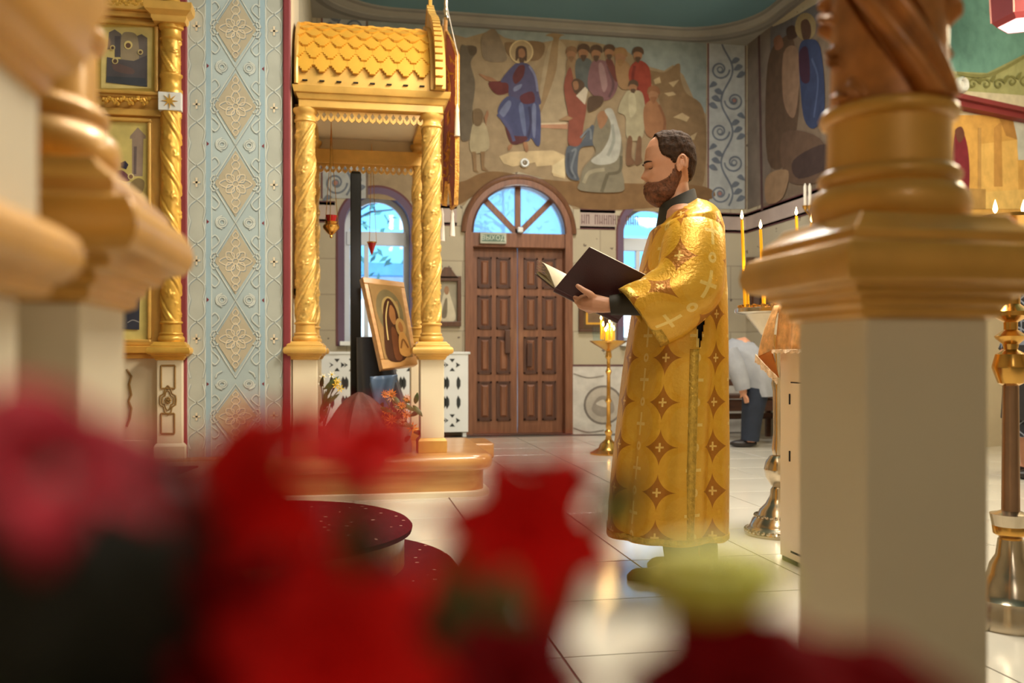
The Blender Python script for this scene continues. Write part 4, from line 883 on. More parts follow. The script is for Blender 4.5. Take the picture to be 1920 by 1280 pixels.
# bouquet of orange flowers
def blossom(mb, c, r, nrm, npet, mp, mcn, rnd, cup=.35):
    nrm = Vector(nrm).normalized(); a = nrm.orthogonal().normalized(); b_ = nrm.cross(a)
    for k in range(npet):
        t = 2*PI*k/npet+rnd.random()*.2; d = a*cos(t)+b_*sin(t); s_ = nrm.cross(d)
        w_ = r*2.2/npet
        pts = [c+d*r*.12, c+d*r*.55+s_*w_*.5+nrm*r*cup*.5, c+d*r+nrm*r*cup, c+d*r*.55-s_*w_*.5+nrm*r*cup*.5, c+d*r*.6+nrm*r*(cup*.5-.08)]
        mb.add(pts, [(0, 1, 4), (1, 2, 4), (2, 3, 4), (3, 0, 4)], mp)
    mb.ball(c+nrm*r*.1, r*.24, 6, mcn)
LEAF = mat('leaf_green', (54, 84, 34), .5, 0, .3, 12); ORG_ = mat('orange_petal', (226, 130, 30), .55, 0, .2, 30); YEL = mat('yellow_petal', (238, 200, 60), .55, 0, .15, 30); PEACH = mat('peach_petal', (228, 176, 130), .55, 0, .15, 30); WPET = mat('white_petal', (232, 228, 206), .55); STEMG = mat('stem_green', (70, 92, 44), .6)
def leafblade(mb, p, d, L, w_, nr, mi=0, bend=.3, n=5):
    p = Vector(p); d = Vector(d).normalized(); s_ = d.cross(Vector(nr)).normalized(); u_ = s_.cross(d); row = []
    for i in range(n+1):
        t = i/n; c = p+d*L*t-u_*bend*L*t*t; ww = w_*sin(PI*min(.98, t*.92+.06))**.8; row.append((c-s_*ww, c+u_*ww*.25, c+s_*ww))
    mb.add([q for r_ in row for q in r_], [f for i in range(n) for f in ((i*3, i*3+1, i*3+4, i*3+3), (i*3+1, i*3+2, i*3+5, i*3+4))], mi)
bq = PD(756, 775, 5.78); bq = Vector((bq.x, bq.y, PLZ)); rnd = random.Random(11)
vz = thing('flower_vase', 'glass vase holding the orange bouquet under the icon', 'vase', bq)
mb = MB(); mb.lathe(bq, [(.05, 0), (.055, .02), (.045, .08), (.06, .16), (.062, .165), (.056, .16), (.04, .08), (.045, .02)], 20); mb.build('vase_body', mat('smoky_glass', (150, 160, 150), .1, 0, .1, 5, spec=.7), vz)
bo = thing('orange_bouquet', 'bouquet of orange and yellow flowers in the vase under the icon', 'bouquet', bq)
for k in range(20):
    px, py = rnd.uniform(716, 778), rnd.uniform(738, 812); p = PD(px, py, 5.68+rnd.uniform(-.06, .12)); m_ = rnd.choice([ORG_, ORG_, ORG_, YEL, PEACH])
    mb = MB(); blossom(mb, p, rnd.uniform(.028, .045), (rnd.uniform(-.5, .7), -1, rnd.uniform(-.1, .8)), 9, 0, 1, rnd); mb.build('flower', [m_, mat('flower_eye', (150, 90, 20), .7)], bo, smooth=0)
    mb = MB(); mb.tube([p+Vector((0, .01, -.01)), p*.5+bq*.5+Vector((0, .04, .05)), bq+Vector((0, 0, .12))], .003, 5); mb.build('stem', STEMG, bo)
for k in range(26):
    p = PD(rnd.uniform(712, 782), rnd.uniform(750, 825), 5.72+rnd.uniform(-.05, .1)); mb = MB(); leafblade(mb, p, (rnd.uniform(-1, 1), rnd.uniform(-.8, .3), rnd.uniform(-.6, .8)), rnd.uniform(.05, .1), .016, (0, -1, .3)); mb.build('leaf', LEAF, bo, smooth=30)
# orchid / lily stems at the left rear
op = PD(606, 800, 6.3); op = Vector((op.x, op.y, PLZ)); oo = thing('potted_orchid', 'slender stem of white and yellow blooms between the left canopy columns', 'plant', op)
mb = MB(); mb.lathe(op, [(.04, 0), (.055, .1), (.06, .1), (.06, .12), (.05, .12)], 18); mb.build('pot', mat('terracotta', (140, 78, 52), .8), oo)
for (px, py, c_) in ((606, 706, WPET), (622, 702, WPET), (632, 715, YEL), (638, 728, YEL), (602, 720, WPET), (630, 722, YEL)):
    p = PD(px, py, 5.93); mb = MB(); blossom(mb, p, .03, (rnd.uniform(-.2, .5), -1, .3), 6, 0, 1, rnd, .2); mb.build('flower', [c_, YEL], oo, smooth=0)
    mb = MB(); mb.tube([p, p*.6+op*.4+Vector((0, .02, .1)), op+Vector((0, 0, .1))], .0035, 5); mb.build('stem', STEMG, oo)
for k in range(9):
    p = PD(rnd.uniform(598, 612), rnd.uniform(725, 800), 5.94); mb = MB(); leafblade(mb, p, (rnd.uniform(-.3, 1), -.3, rnd.uniform(.1, 1)), .12, .014, (0, -1, .2), bend=.25); mb.build('leaf', LEAF, oo, smooth=30)
# hanging lamps
RUBY = mat('ruby_glass', (150, 20, 24), .12, 0, .2, 10, spec=.7)
def hang_lamp(px, py, D, s, ztop, label):
    p = PD(px, py, D); t = thing('hanging_oil_lamp', label, 'lamp', p, group=None)
    mb = MB(); mb.lathe(p, [(.004*s, -.075*s), (.012*s, -.065*s), (.008*s, -.055*s), (.022*s, -.045*s), (.05*s, -.015*s), (.055*s, 0), (.05*s, .012*s), (.036*s, .02*s), (.04*s, .03*s), (.044*s, .033*s), (.03*s, .034*s)], 28); mb.build('bowl', BRASS, t)
    mb = MB(); mb.lathe(p, [(.028*s, .03*s), (.034*s, .06*s), (.038*s, .075*s), (.03*s, .074*s), (.02*s, .04*s)], 24); mb.build('glass_cup', RUBY, t)
    for k in range(3):
        a = 2*PI*k/3+.4; mb = MB(); mb.tube([p+Vector((.05*s*cos(a), .05*s*sin(a), .005)), p+Vector((.012*cos(a), .012*sin(a), (ztop-p.z)*.6)), Vector((p.x, p.y, ztop))], .0022, 5); mb.build('chain', BRASS, t)
    return t
hang_lamp(621, 425, 5.95, 1.0, zc, 'brass hanging oil lamp with ruby cup beside the left front canopy column')
p = PD(697, 462, 6.6); t = thing('hanging_votive', 'small red cone-shaped votive lamp hung on thin chains before the arched window', 'lamp', p)
mb = MB(); mb.lathe(p, [(.004, -.06), (.012, -.04), (.03, .02), (.034, .03), (.028, .028), (.01, -.03)], 20); mb.build('cup', RUBY, t); mb = MB(); mb.lathe(p, [(.035, .026), (.037, .03), (.035, .034)], 20); mb.build('rim', BRASS, t)
for k in range(3):
    a = 2*PI*k/3; mb = MB(); mb.tube([p+Vector((.034*cos(a), .034*sin(a), .03)), Vector((p.x, p.y, zc))], .0018, 5); mb.build('chain', BRASS, t)
# ================================================================= BANNER
bx = .68
REDV = mat('banner_velvet', (138, 20, 26), .75, 0, .2, 8, sheen=.3); EMB = mat('gold_embroidery', (206, 150, 70), .4, .5, .3, 40, bump=.5, bscale=90)
bn = thing('church_banner', 'red church banner with gold embroidery, cords and white tassels on a pole', 'banner', (.6, 6.35, PLZ))
BD = lambda px: 6.65-.25*(px-829)/29.
BN = ray(845, 300)*-1; BN.z = 0; BN.normalize()
def bf(px, py, l=0.): return PD(px, py, BD(px))+BN*(l+.02*sin(px*.45))
def bz(px, py): return (px, py)
out = [bz(832, 46), bz(858, 104), bz(857, 330), bz(855, 385), bz(848, 392), bz(843, 345), bz(838, 340), bz(834, 385), bz(830, 380), bz(829, 200)]
mb = MB(); mb.prism([bf(*p, -.004) for p in out], BN*.006); mb.build('cloth', REDV, bn, smooth=0)
for l, nr in ((.006, 1), (-.007, -1)):
    mb = MB(); mb.ribbon([bf(*p, l) for p in out], .03, BN, closed=True); rn2 = random.Random(5)
    for k in range(70):
        px, py = rn2.uniform(832, 856), rn2.uniform(110, 335); a = rn2.random()*3
        mb.add([bf(px+.35*rr*cos(a+q*PI/2), py+rr*sin(a+q*PI/2), l*1.3) for q, rr in enumerate((14, 6, 14, 6))], [(0, 1, 2, 3)])
    mb.build('embroidery', EMB, bn, smooth=0)
CORD = mat('white_cord', (222, 214, 204), .7)
tip = PD(836, 8, BD(836))
mb = MB(); mb.tube([(.60, 6.64, PLZ), (tip.x, tip.y, tip.z-.1)], .014, 8); mb.build('pole', PLATW, bn)
mb = MB(); mb.lathe((tip.x, tip.y, tip.z-.12), [(.012, 0), (.02, .02), (.012, .04), (.022, .07), (.012, .1), (.016, .12), (.003, .2)], 14); mb.build('finial', SILVER, bn)
def tassel(px, py0, py1):
    a = PD(px, py0, BD(px)-.03); L = a.z-PD(px, py1, BD(px)-.03).z
    mb = MB(); mb.lathe((a.x, a.y, a.z-L), [(.02, 0), (.017, L*.4), (.011, L*.72), (.014, L*.8), (.009, L*.9), (.004, L)], 14); mb.build('tassel', CORD, bn)
tassel(857, 195, 255); tassel(829, 390, 452); tassel(848, 392, 443)
mb = MB(); mb.tube([PD(839, 18, BD(839)), PD(858, 102, BD(858)-.02), PD(858, 200, BD(858)-.02)], .0035, 6); mb.build('cord', CORD, bn)
mb = MB(); mb.tube([PD(839, 18, BD(839)), PD(831, 36, BD(831)-.02), PD(830, 60, BD(830)-.02)], .0035, 6); mb.build('cord', CORD, bn)
# ================================================================= ICON SCREEN (left)
yi = PZ(317, 861, PLZ).y; cxi = PZ(317, 861, PLZ).x; cyi = yi+.085
scr = thing('icon_screen', 'gilded icon screen with spiral column, painted icons and ivory dado', 'iconostasis', (cxi-.5, cyi, PLZ))
zs_ = PY(317, 674, cyi-.08).z; zblk0 = PY(325, 207, cyi-.06).z; zblk1 = PY(325, 173, cyi-.06).z; zcap = PY(325, 44, cyi-.06).z
column(scr, (cxi, cyi), PLZ, zs_, zblk0, .96, .88, 1, goldm=GOLDB, shm=GOLDB, nz=170, carvem=None, amp=.006, capital=False)
for ch in scr.children:
    if ch.name.startswith('plinth'): ch.data.materials[0] = IVORY
mb = MB(); h = .066; mb.box((cxi-h, cyi-h, zblk0), (cxi+h, cyi+h, zblk1)); blk = mb.build('block', WHITE, scr, bev=.003, smooth=0)
zc_ = (zblk0+zblk1)/2; st = []
for k in range(16):
    r = .046 if k % 2 == 0 else .014; st.append((cxi+r*sin(PI*k/8), cyi-h-.001, zc_+r*cos(PI*k/8)))
mb = MB(); mb.prism(st, (0, -.005, 0)); mb.build('gilt_star', GOLDB, blk, smooth=0)
r = .0642
mb = MB(); mb.lathe((cxi, cyi, zblk1), [(.07, 0), (.07, .02), (.062, .03), (.062, .09), (.07, .10), (.07, .115), (.06, .12)], 32); mb.build('column_ring', GOLDB, scr)
shaft_mesh((cxi, cyi, 0), r-.004, zblk1+.118, zcap-.09, .3, 1, .006, 48, 70).build('column_shaft', GOLDB, scr, smooth=70)
mb = MB(); mb.lathe((cxi, cyi, zcap-.092), [(.06, 0), (.07, .01), (.062, .02), (.062, .06), (.075, .07), (.075, .092)], 32); mb.build('capital', GOLDB, scr)
mb = MB(); mb.square((cxi, cyi, zcap), [(.09, 0), (.10, .02), (.10, .035), (.13, .06), (.135, .08), (.135, .105), (.12, .11), (.08, .12)]); mb.build('cornice_block', GOLD, scr, smooth=30)
mb = MB(); mb.lathe((cxi, cyi, zcap+.115), [(.07, 0), (.05, .05), (.055, .2), (.03, .5), (.0, .6)], 20); mb.build('crest', GOLDB, scr)
# pedestal inset mouldings
OUT = mat('ochre_line', (142, 110, 60), .6)
def pfr(x0, y0, x1, y1, wd=.006):
    yy = cyi-.0735; P = [PY(x, y, yy) for x, y in ((x0, y0), (x1, y0), (x1, y1), (x0, y1))]
    mb = MB()
    for k in range(4): mb.tube([P[k], P[(k+1) % 4]], wd, 6)
    mb.build('inset_moulding', OUT, scr)
pfr(302, 685, 328, 728); pfr(302, 775, 327, 813)
yy = cyi-.074; mb = MB(); c = PY(315, 750, yy)
def loz(a, b_, k=.72): return [Vector((c.x+a*x, yy, c.z+b_*z)) for x, z in ((0, 1), (.35, .8), (.5, .45), (.95, .3), (1, 0), (.95, -.3), (.5, -.45), (.35, -.8), (0, -1), (-.35, -.8), (-.5, -.45), (-.95, -.3), (-1, 0), (-.95, .3), (-.5, .45), (-.35, .8))]
for a, b_ in ((.046, .088), (.033, .06)): 
    L_ = loz(a, b_); mb.tube(L_+[L_[0]], .005, 6)
mb.build('lozenge_moulding', OUT, scr)
mb = MB()
for k in range(8): a = k*PI/4; mb.ball((c.x+.013*cos(a), yy-.003, c.z+.016*sin(a)), .007, 6)
mb.ball((c.x, yy-.004, c.z), .008, 6); mb.build('rosette', OUT, scr)
# panels: backing, dado, rails, icons
yb = cyi+.02; x0 = PY(95, 400, yb).x-.6; x1 = cxi-.02
def zpy(py, y=None): return PY(240, py, yb).z
mb = MB(); mb.box((x0, yb, zpy(655)), (x1, yb+.06, zpy(-40))); mb.build('gilt_backing', GOLD, scr, smooth=0)
mb = MB(); mb.box((x0, yb-.01, PLZ), (x1, yb+.06, zpy(655))); mb.build('dado', IVORY, scr, smooth=0)
mb = MB(); mb.box((x0, yb-.03, PLZ), (x1, yb, zpy(825))); mb.build('skirting', IVORY, scr, bev=.006, smooth=0)
def rail(pa, pb, prof, nm='rail', m=None):
    z0, z1 = zpy(pb), zpy(pa); mb = MB()
    for (e, a, b_) in prof: mb.box((x0, yb-e, z0+(z1-z0)*a), (x1, yb+.02, z0+(z1-z0)*b_))
    return mb.build(nm, m or GOLD, scr, bev=.006, smooth=0)
rail(640, 672, ((.03, 0, .3), (.05, .3, .75), (.035, .75, 1)), 'dado_rail', GOLDN)
rail(205, 218, ((.03, 0, 1),)); rail(8, 34, ((.03, 0, .4), (.06, .4, 1))); rail(178, 184, ((.02, 0, 1),))
GILT = mat('icon_gilt_ground', (206, 176, 90), .35, .35, .15, 6)
def icon_frame(xa, ya, xb_, yb_, nm, shapes):
    yy = yb-.006; P = lambda x, y, l=0.: Vector((PY(x, y, yy).x, yy-l, PY(x, y, yy).z))
    mb = MB(); a, c = P(xa, ya), P(xb_, yb_); mb.box((a.x, yy-.004, c.z), (c.x, yb+.01, a.z)); ob = mb.build('icon', GILT, scr, smooth=0)
    mb = MB(); t = .022
    for (u0, v0, u1, v1) in ((a.x-t, c.z-t, c.x+t, c.z), (a.x-t, a.z, c.x+t, a.z+t), (a.x-t, c.z, a.x, a.z), (c.x, c.z, c.x+t, a.z)): mb.box((u0, yy-.03, v0), (u1, yb, v1))
    mb.build('icon_moulding', GOLD, ob, bev=.008, smooth=0)
    painting('icon_painting', ob, lambda x, y, l: P(x, y, l), shapes, .006, .0005)
G1, G2, G3 = (112, 104, 100), (88, 84, 88), (150, 136, 112)
z1 = lambda x, y: (x/2.782, y/2.782)
def circ(x, y, r, n=14): return [(x+r*cos(2*PI*k/n), y+r*sin(2*PI*k/n)) for k in range(n)]
def zz(L): return [z1(*p) for p in L]
icon_frame(178, 44, 291, 174, 'icon', [((214, 196, 130), [(190, 52), (286, 52), (284, 166), (190, 166)]), (G1, zz([(570, 170), (600, 155), (635, 180), (640, 250), (560, 260)])), (G2, zz([(600, 190), (630, 190), (630, 300), (600, 300)])), (G1, zz([(715, 190), (740, 180), (770, 200), (770, 330), (720, 330)])), (G3, zz([(635, 190), (680, 170), (720, 200), (720, 330), (640, 330)]), 's'),
 (G2, zz([(560, 300), (620, 310), (700, 320), (770, 290), (770, 455), (555, 430)])), ((104, 86, 84), zz([(590, 330), (640, 340), (700, 365), (690, 390), (600, 370)]), 's'), ((72, 76, 84), zz([(560, 400), (760, 410), (765, 455), (555, 432)])), ((214, 196, 130), circ(*z1(671, 237), 8)), ((104, 80, 66), circ(*z1(671, 240), 5)), ((206, 188, 130), circ(*z1(603, 320), 6)), ((92, 74, 64), circ(*z1(603, 322), 4)), ((206, 188, 130), circ(*z1(590, 252), 5)), ((206, 188, 130), circ(*z1(735, 275), 5)), ((96, 76, 66), circ(*z1(590, 253), 3)), ((96, 76, 66), circ(*z1(735, 276), 3))])
icon_frame(172, 226, 278, 636, 'icon', [((210, 192, 118), [(180, 226), (277, 226), (277, 636), (180, 636)]), ((156, 136, 120), zz([(680, 710), (720, 665), (762, 710), (762, 725), (750, 725), (745, 920), (690, 920), (690, 725), (678, 725)])), ((112, 98, 96), zz([(700, 765), (715, 765), (712, 910), (698, 910)])),
 (G2, zz([(500, 650), (550, 665), (555, 720), (500, 730)])), ((178, 168, 150), zz([(500, 860), (560, 840), (600, 850), (640, 950), (690, 960), (690, 1100), (500, 1100)]), 's'), ((66, 62, 78), zz([(580, 850), (600, 845), (605, 880), (585, 880)])), ((58, 56, 76), zz([(630, 850), (655, 840), (672, 860), (660, 885), (632, 875)])), ((120, 78, 84), zz([(590, 900), (640, 890), (680, 930), (660, 950), (600, 930)]), 's'), ((140, 120, 84), zz([(680, 960), (720, 930), (755, 950), (740, 1010), (690, 1000)]), 's'), ((70, 62, 60), zz([(615, 960), (628, 960), (628, 990), (615, 990)])),
 ((222, 206, 150), circ(*z1(685, 922), 6)), ((140, 108, 84), circ(*z1(685, 923), 4)), ((222, 206, 150), circ(*z1(714, 1045), 8)), ((150, 116, 90), circ(*z1(714, 1046), 5)),
 ((164, 148, 110), [(190, 390), (268, 400), (268, 520), (190, 520)]), ((58, 60, 72), [(190, 540), (263, 545), (262, 618), (190, 615)]), ((142, 140, 140), [(240, 605), (250, 600), (262, 604)], .006)])
# carved foliage band between icons
mb = MB(); 
for k in range(16):
    p = PY(192+k*5.4, 189+5*sin(k*1.3), yb-.03); q = PY(199+k*5.4, 189-6*sin(k*1.3), yb-.05); mb.tube([p, (p+q)/2+Vector((0, -.012, .008)), q], [.006, .011, .004], 6); mb.ball(q, .012, 6)
mb.build('carved_foliage', GOLDB, scr)
mb = MB()
for k in range(22):
    p = PY(188+k*4.2, 6+4*sin(k*1.7), yb-.05); mb.ball(p, .014, 6, sc=(1.5, 1, 1)); mb.tube([p, PY(193+k*4.2, 2-5*sin(k*1.1), yb-.06)], [.009, .004], 6)
mb.build('carved_foliage', GOLDB, scr)
# dado ornament
mb = MB(); 
for sg, cx_ in ((1, 238), ):
    mb.tube([PY(x, y, yb-.014) for x, y in ((237, 692), (246, 705), (242, 720), (246, 740), (241, 752), (246, 765), (243, 785), (237, 800))], .008, 6)
mb.build('dado_scroll', OUT, scr)
# ================================================================= RADIATOR COVER
ry = YF-.16; rx0, rx1 = PY(596, 700, ry).x, PY(878, 700, ry).x; rz0, rz1 = PY(800, 811, ry).z, PY(860, 662, ry).z
rc = thing('radiator_cover', 'white radiator cover with cut-out lattice under the arched window', 'radiator cover', ((rx0+rx1)/2, ry+.07, 0))
mb = MB(); mb.box((rx0, ry, rz0), (rx1, YF-.004, rz1)); mb.build('casing', WHITE, rc, bev=.006, smooth=0)
mb = MB(); mb.box((rx0-.02, ry-.015, rz1-.01), (rx1+.02, YF-.004, rz1+.015)); mb.build('top_board', WHITE, rc, bev=.005, smooth=0)
xx = [846+k*-30. for k in range(0, 9)]
cut = MB()
def cp(px, py): p = PY(px, py, ry-.002); return p
for k in range(-8, 1):
    bx_ = 848+k*27
    for yy in (684, 788):
        for (dx, dy) in ((0, -10), (0, 10), (-11, 0), (11, 0)):
            s_ = 5.2; cx_, cy_ = bx_+dx, yy+dy
            tri = [(cx_+s_, cy_-s_*.3), (cx_, cy_+s_), (cx_-s_, cy_-s_*.3)] if dy < 0 else [(cx_-s_, cy_+s_*.3), (cx_, cy_-s_), (cx_+s_, cy_+s_*.3)] if dy > 0 else [(cx_-s_*.8, cy_-s_), (cx_+s_*.8, cy_), (cx_-s_*.8, cy_+s_), (cx_+s_*.3*(1 if dx < 0 else -1)-s_*.3, cy_)]
            cut.prism([cp(*t) for t in tri], (0, .0035, 0))
    for yy in (718, 754):
        for dx in (-10, 11): cut.prism([cp(bx_+dx+a, yy+b_) for a, b_ in ((0, -13), (4.5, -5), (4.5, 5), (0, 13), (-3, 5), (-3, -5))], (0, .0035, 0))
cut.build('cutout_shade', mat('cutout_shade_paint', (46, 48, 46), .8), rc, smooth=0)  # dark plates on the casing imitate the shade of openings
for px in (870, 610):
    p = PY(px, 812, ry+.06); mb = MB(); mb.box((p.x-.02, ry+.02, 0), (p.x+.02, ry+.1, rz0)); mb.build('foot', WHITE, rc, smooth=0)
# ================================================================= FRAMED ICONS ON THE WALLS
def wall_icon(fn, x0, y0, x1, y1, label, frm, inner, crown=False, shapes=None):
    P = [fn(x0, y1, 0), fn(x1, y1, 0), fn(x1, y0, 0), fn(x0, y0, 0)]; nr = (fn(x0, y0, 1)-fn(x0, y0, 0)).normalized()
    t = thing('framed_icon', label, 'icon', (P[0]+P[1])/2)
    mp = lambda u, v, l=0.: (P[0]*(1-u)+P[1]*u)*(1-v)+(P[3]*(1-u)+P[2]*u)*v+nr*l
    mb = MB(); mb.prism([mp(.02, .02), mp(.98, .02), mp(.98, .98), mp(.02, .98)], nr*.015); mb.build('backing', inner, t, smooth=0)
    mb = MB(); w_ = .14
    for a, c in (((0, 0), (1, .1)), ((0, .9), (1, 1)), ((0, .1), (w_, .9)), ((1-w_, .1), (1, .9))): mb.prism([mp(a[0], a[1]), mp(c[0], a[1]), mp(c[0], c[1]), mp(a[0], c[1])], nr*.05)
    if crown: mb.prism([mp(.0, .95), mp(1, .95), mp(.8, 1.02), mp(.72, 1.08), mp(.6, 1.18), mp(.4, 1.18), mp(.28, 1.08), mp(.2, 1.02)], nr*.05)
    mb.build('frame', frm, t, bev=.006, smooth=0)
    painting('painted_image', t, mp, shapes or [((150, 142, 122), [(w_, .1), (1-w_, .1), (1-w_, .9), (w_, .9)]), ((196, 186, 160), [(.2, .14), (.3, .5), (.48, .78), (.62, .6), (.8, .14)], 's'), ((150, 116, 88), circ(.48, .72, .09)), ((120, 110, 92), [(.3, .2), (.4, .5), (.5, .55), (.48, .2)], 's')], .017, .0008)
    return t
fwl = lambda x, y, l=0.: fw(x, y, l)
wall_icon(fwl, 812, 518, 864, 612, 'dark framed pale icon with pointed crown on stone wall left of the door', FRAMEW, CREAM, True)
GFR = mat('bright_gilt_frame', (232, 178, 60), .3, .6)
t = wall_icon(fwl, 1084, 576, 1142, 622, 'dark framed icon with inner gilt border behind the small candle stand', FRAMEW, BENCHW, False, [((96, 74, 52), [(.14, .1), (.86, .1), (.86, .9), (.14, .9)]), ((214, 160, 60), [(.24, .3), (.8, .3), (.8, .9), (.24, .9)]), ((120, 96, 72), [(.3, .38), (.74, .38), (.74, .8), (.3, .8)])])
rwl = lambda x, y, l=0.: rw(x, y, l)
wall_icon(rwl, 1406, 482, 1480, 592, 'brown framed icon on the right wall behind the tall candles', FRAMEW, BENCHW, False, [((110, 88, 76), [(.14, .1), (.86, .1), (.86, .9), (.14, .9)]), ((70, 52, 44), [(.3, .1), (.4, .6), (.55, .75), (.7, .5), (.75, .1)], 's')])
# ================================================================= CANDLE STANDS
def candle(px, py0, py1, D, r=.006, m=None, lab='', flame=True, grp=None, lean=0.):
    b0 = PD(px+lean, py1, D); t0_ = PD(px, py0, D); t0_ = Vector((t0_.x, t0_.y, t0_.z))
    t = thing('candle', lab, 'candle', b0, group=grp)
    mb = MB(); mb.tube([b0, b0*.5+t0_*.5+Vector((.001, 0, 0)), t0_], [r, r*.97, r*.85], 10); mb.build('wax', m or WAX, t)
    if flame:
        mb = MB(); mb.tube([t0_, t0_+Vector((0, 0, .008))], .0012, 5); mb.build('wick', BLACK, t)
        mb = MB(); h = .034; mb.lathe(t0_+Vector((0, 0, .004)), [(.0015, 0), (.0062, .007), (.0078, .014), (.0058, .025), (.0026, .036), (.0004, .044)], 12); mb.build('flame', FLAME, t)
        light('candle_glow', 'POINT', t0_+Vector((0, 0, .03)), .9, (1, .62, .24), .012)
def stand(nm, label, base, prof, m, n=40, parts=None):
    t = thing(nm, label, 'candle stand', base)
    for part, pr, mm in parts:
        mb = MB(); mb.lathe(base, pr, n); mb.build(part, mm or m, t, smooth=35)
    return t
# small brass stand near the door
DS = 1496/(851-665.); b0 = PD(1141, 665+1496/DS, DS); b0.z = 0
zt = CAMH+(665-640)/1700*DS
s1 = stand('small_candle_stand', 'slim brass candle stand with shallow dish in front of the painted dado', b0, None, BRASS, parts=[
 ('base', [(.165, 0), (.165, .012), (.13, .03), (.09, .055), (.075, .09), (.03, .13), (.022, .17)], None),
 ('stem', [(.022, .16), (.034, .19), (.034, .2), (.02, .22), (.026, .25), (.019, .28), (.017, .45), (.028, .47), (.018, .5), (.016, .7), (.028, .73), (.016, .76), (.016, .84), (.03, .86), (.02, zt-.07)], None),
 ('dish', [(.02, zt-.09), (.05, zt-.07), (.12, zt-.03), (.165, zt), (.168, zt+.006), (.155, zt+.002), (.05, zt-.02)], None)])
mb = MB(); mb.lathe(b0, [(.135, zt-.006), (.15, zt+.13)], 32); o = mb.build('glass_shield', GLASS, s1); o.data.polygons  # clear shield
bm = bmesh.new(); bm.from_mesh(o.data); bmesh.ops.delete(bm, geom=[f for f in bm.faces if len(f.verts) > 4], context='FACES'); bm.to_mesh(o.data); bm.free()
GC = 'short lit candles on the small brass stand'
for px, py0, py1 in ((1127, 600, 636), (1131, 612, 637), (1139, 616, 638), (1143, 606, 640), (1147, 614, 639), (1136, 622, 640), (1151, 620, 637)):
    candle(px, py0, py1, DS+random.uniform(-.06, .06), .0085, None, 'short lit yellow candle burning in the dish of the small brass stand', True, GC)
# large silver stand with tall candles
D2 = 1496/(1001-665.); b2 = PD(1458, 1001, D2); b2.z = 0; zt2 = CAMH+(665-578)/1700*D2; k = D2/1700
s2 = stand('large_candle_stand', 'large silver candle stand with ball-knopped base behind the draped cabinet', b2, None, SILVER, n=48, parts=[
 ('base', [(60*k, 0), (61*k, .012), (58*k, .03), (52*k, .04), (50*k, .05), (46*k, .075), (36*k, .10), (33*k, .12), (22*k, .15), (18*k, .17), (14*k, .19), (13*k, .22), (9*k, .235)], None),
 ('knop', [(8*k, .23), (14*k, .245), (22*k, .28), (25*k, .315), (25*k, .32), (22*k, .355), (14*k, .385), (8*k, .39)], None),
 ('stem', [(9*k, .385), (11*k, .42), (8*k, .5), (9*k, .7), (12*k, .74), (8*k, .78), (10*k, .85), (30*k, zt2-.12)], None),
 ('tray', [(30*k, zt2-.13), (60*k, zt2-.03), (76*k, zt2-.022), (78*k, zt2-.02), (78*k, zt2-.002), (76*k, zt2), (72*k, zt2-.006)], None)])
mb = MB(); rn3 = random.Random(2)
for q in range(38):
    a = 2*PI*q/38; R = 58*k; mb.ball(b2+Vector((R*cos(a), R*sin(a), .022)), .011, 6)
for q in range(30):
    a = 2*PI*q/30; R = 41*k; mb.ball(b2+Vector((R*cos(a), R*sin(a), .092)), .009, 6)
mb.build('beading', SILVER, s2)['kind'] = 'stuff'
for rr, nn_ in ((70, 26), (52, 20), (34, 12)):
    for q in range(nn_):
        a = 2*PI*q/nn_; p = b2+Vector((rr*k*cos(a), rr*k*sin(a), zt2-.006))
        if q == 0 and rr == 70:
            mb = MB(); mb.lathe(p, [(.005, 0), (.009, .003), (.006, .01), (.009, .02), (.010, .022), (.007, .02)], 8); cup0 = mb.build('candle_cup', BRASS, s2); c0 = p
        else:
            o = cup0.copy(); C.objects.link(o); o.parent = s2; o.location = p-c0
GT = 'tall lit yellow candles on the large silver stand'
for px, py0, py1, dd, ln, lb in ((1391, 412, 575, -.0, 6, 'tallest lit yellow taper at the tray edge beside the priest'), (1426, 430, 577, -.02, 6, 'second tall lit taper beside the tallest one on the silver stand'), (1493, 405, 574, .16, 8, 'tall lit taper at the back of the silver stand tray'), (1522, 418, 575, .02, -9, 'lit taper half hidden by the gold pedestal cap'), (1400, 520, 576, -.06, 3, 'short lit taper leaning beside the tallest one'), (1435, 520, 577, .05, -2, 'unlit short taper behind the second tall one'), (1452, 555, 577, -.04, -1, 'stub of a lit candle near the edge of the tray')):
    candle(px, py0, py1, D2+dd, .0085 if py1-py0 > 100 else .007, None, lb, 'unlit' not in lb, GT, ln)
p = PD(1462, 570, D2-.05); mb = MB(); mb.lathe((p.x, p.y, zt2-.004), [(.018, 0), (.022, .04), (.026, .07), (.024, .07), (.02, .04), (.014, .006)], 20); mb.build('votive_glass', mat('amber_glass', (220, 150, 90), .1, 0, .1, 6, emit=(255, 150, 60), est=.6), label='small amber votive glass standing among the tapers on the tray', cat='votive')
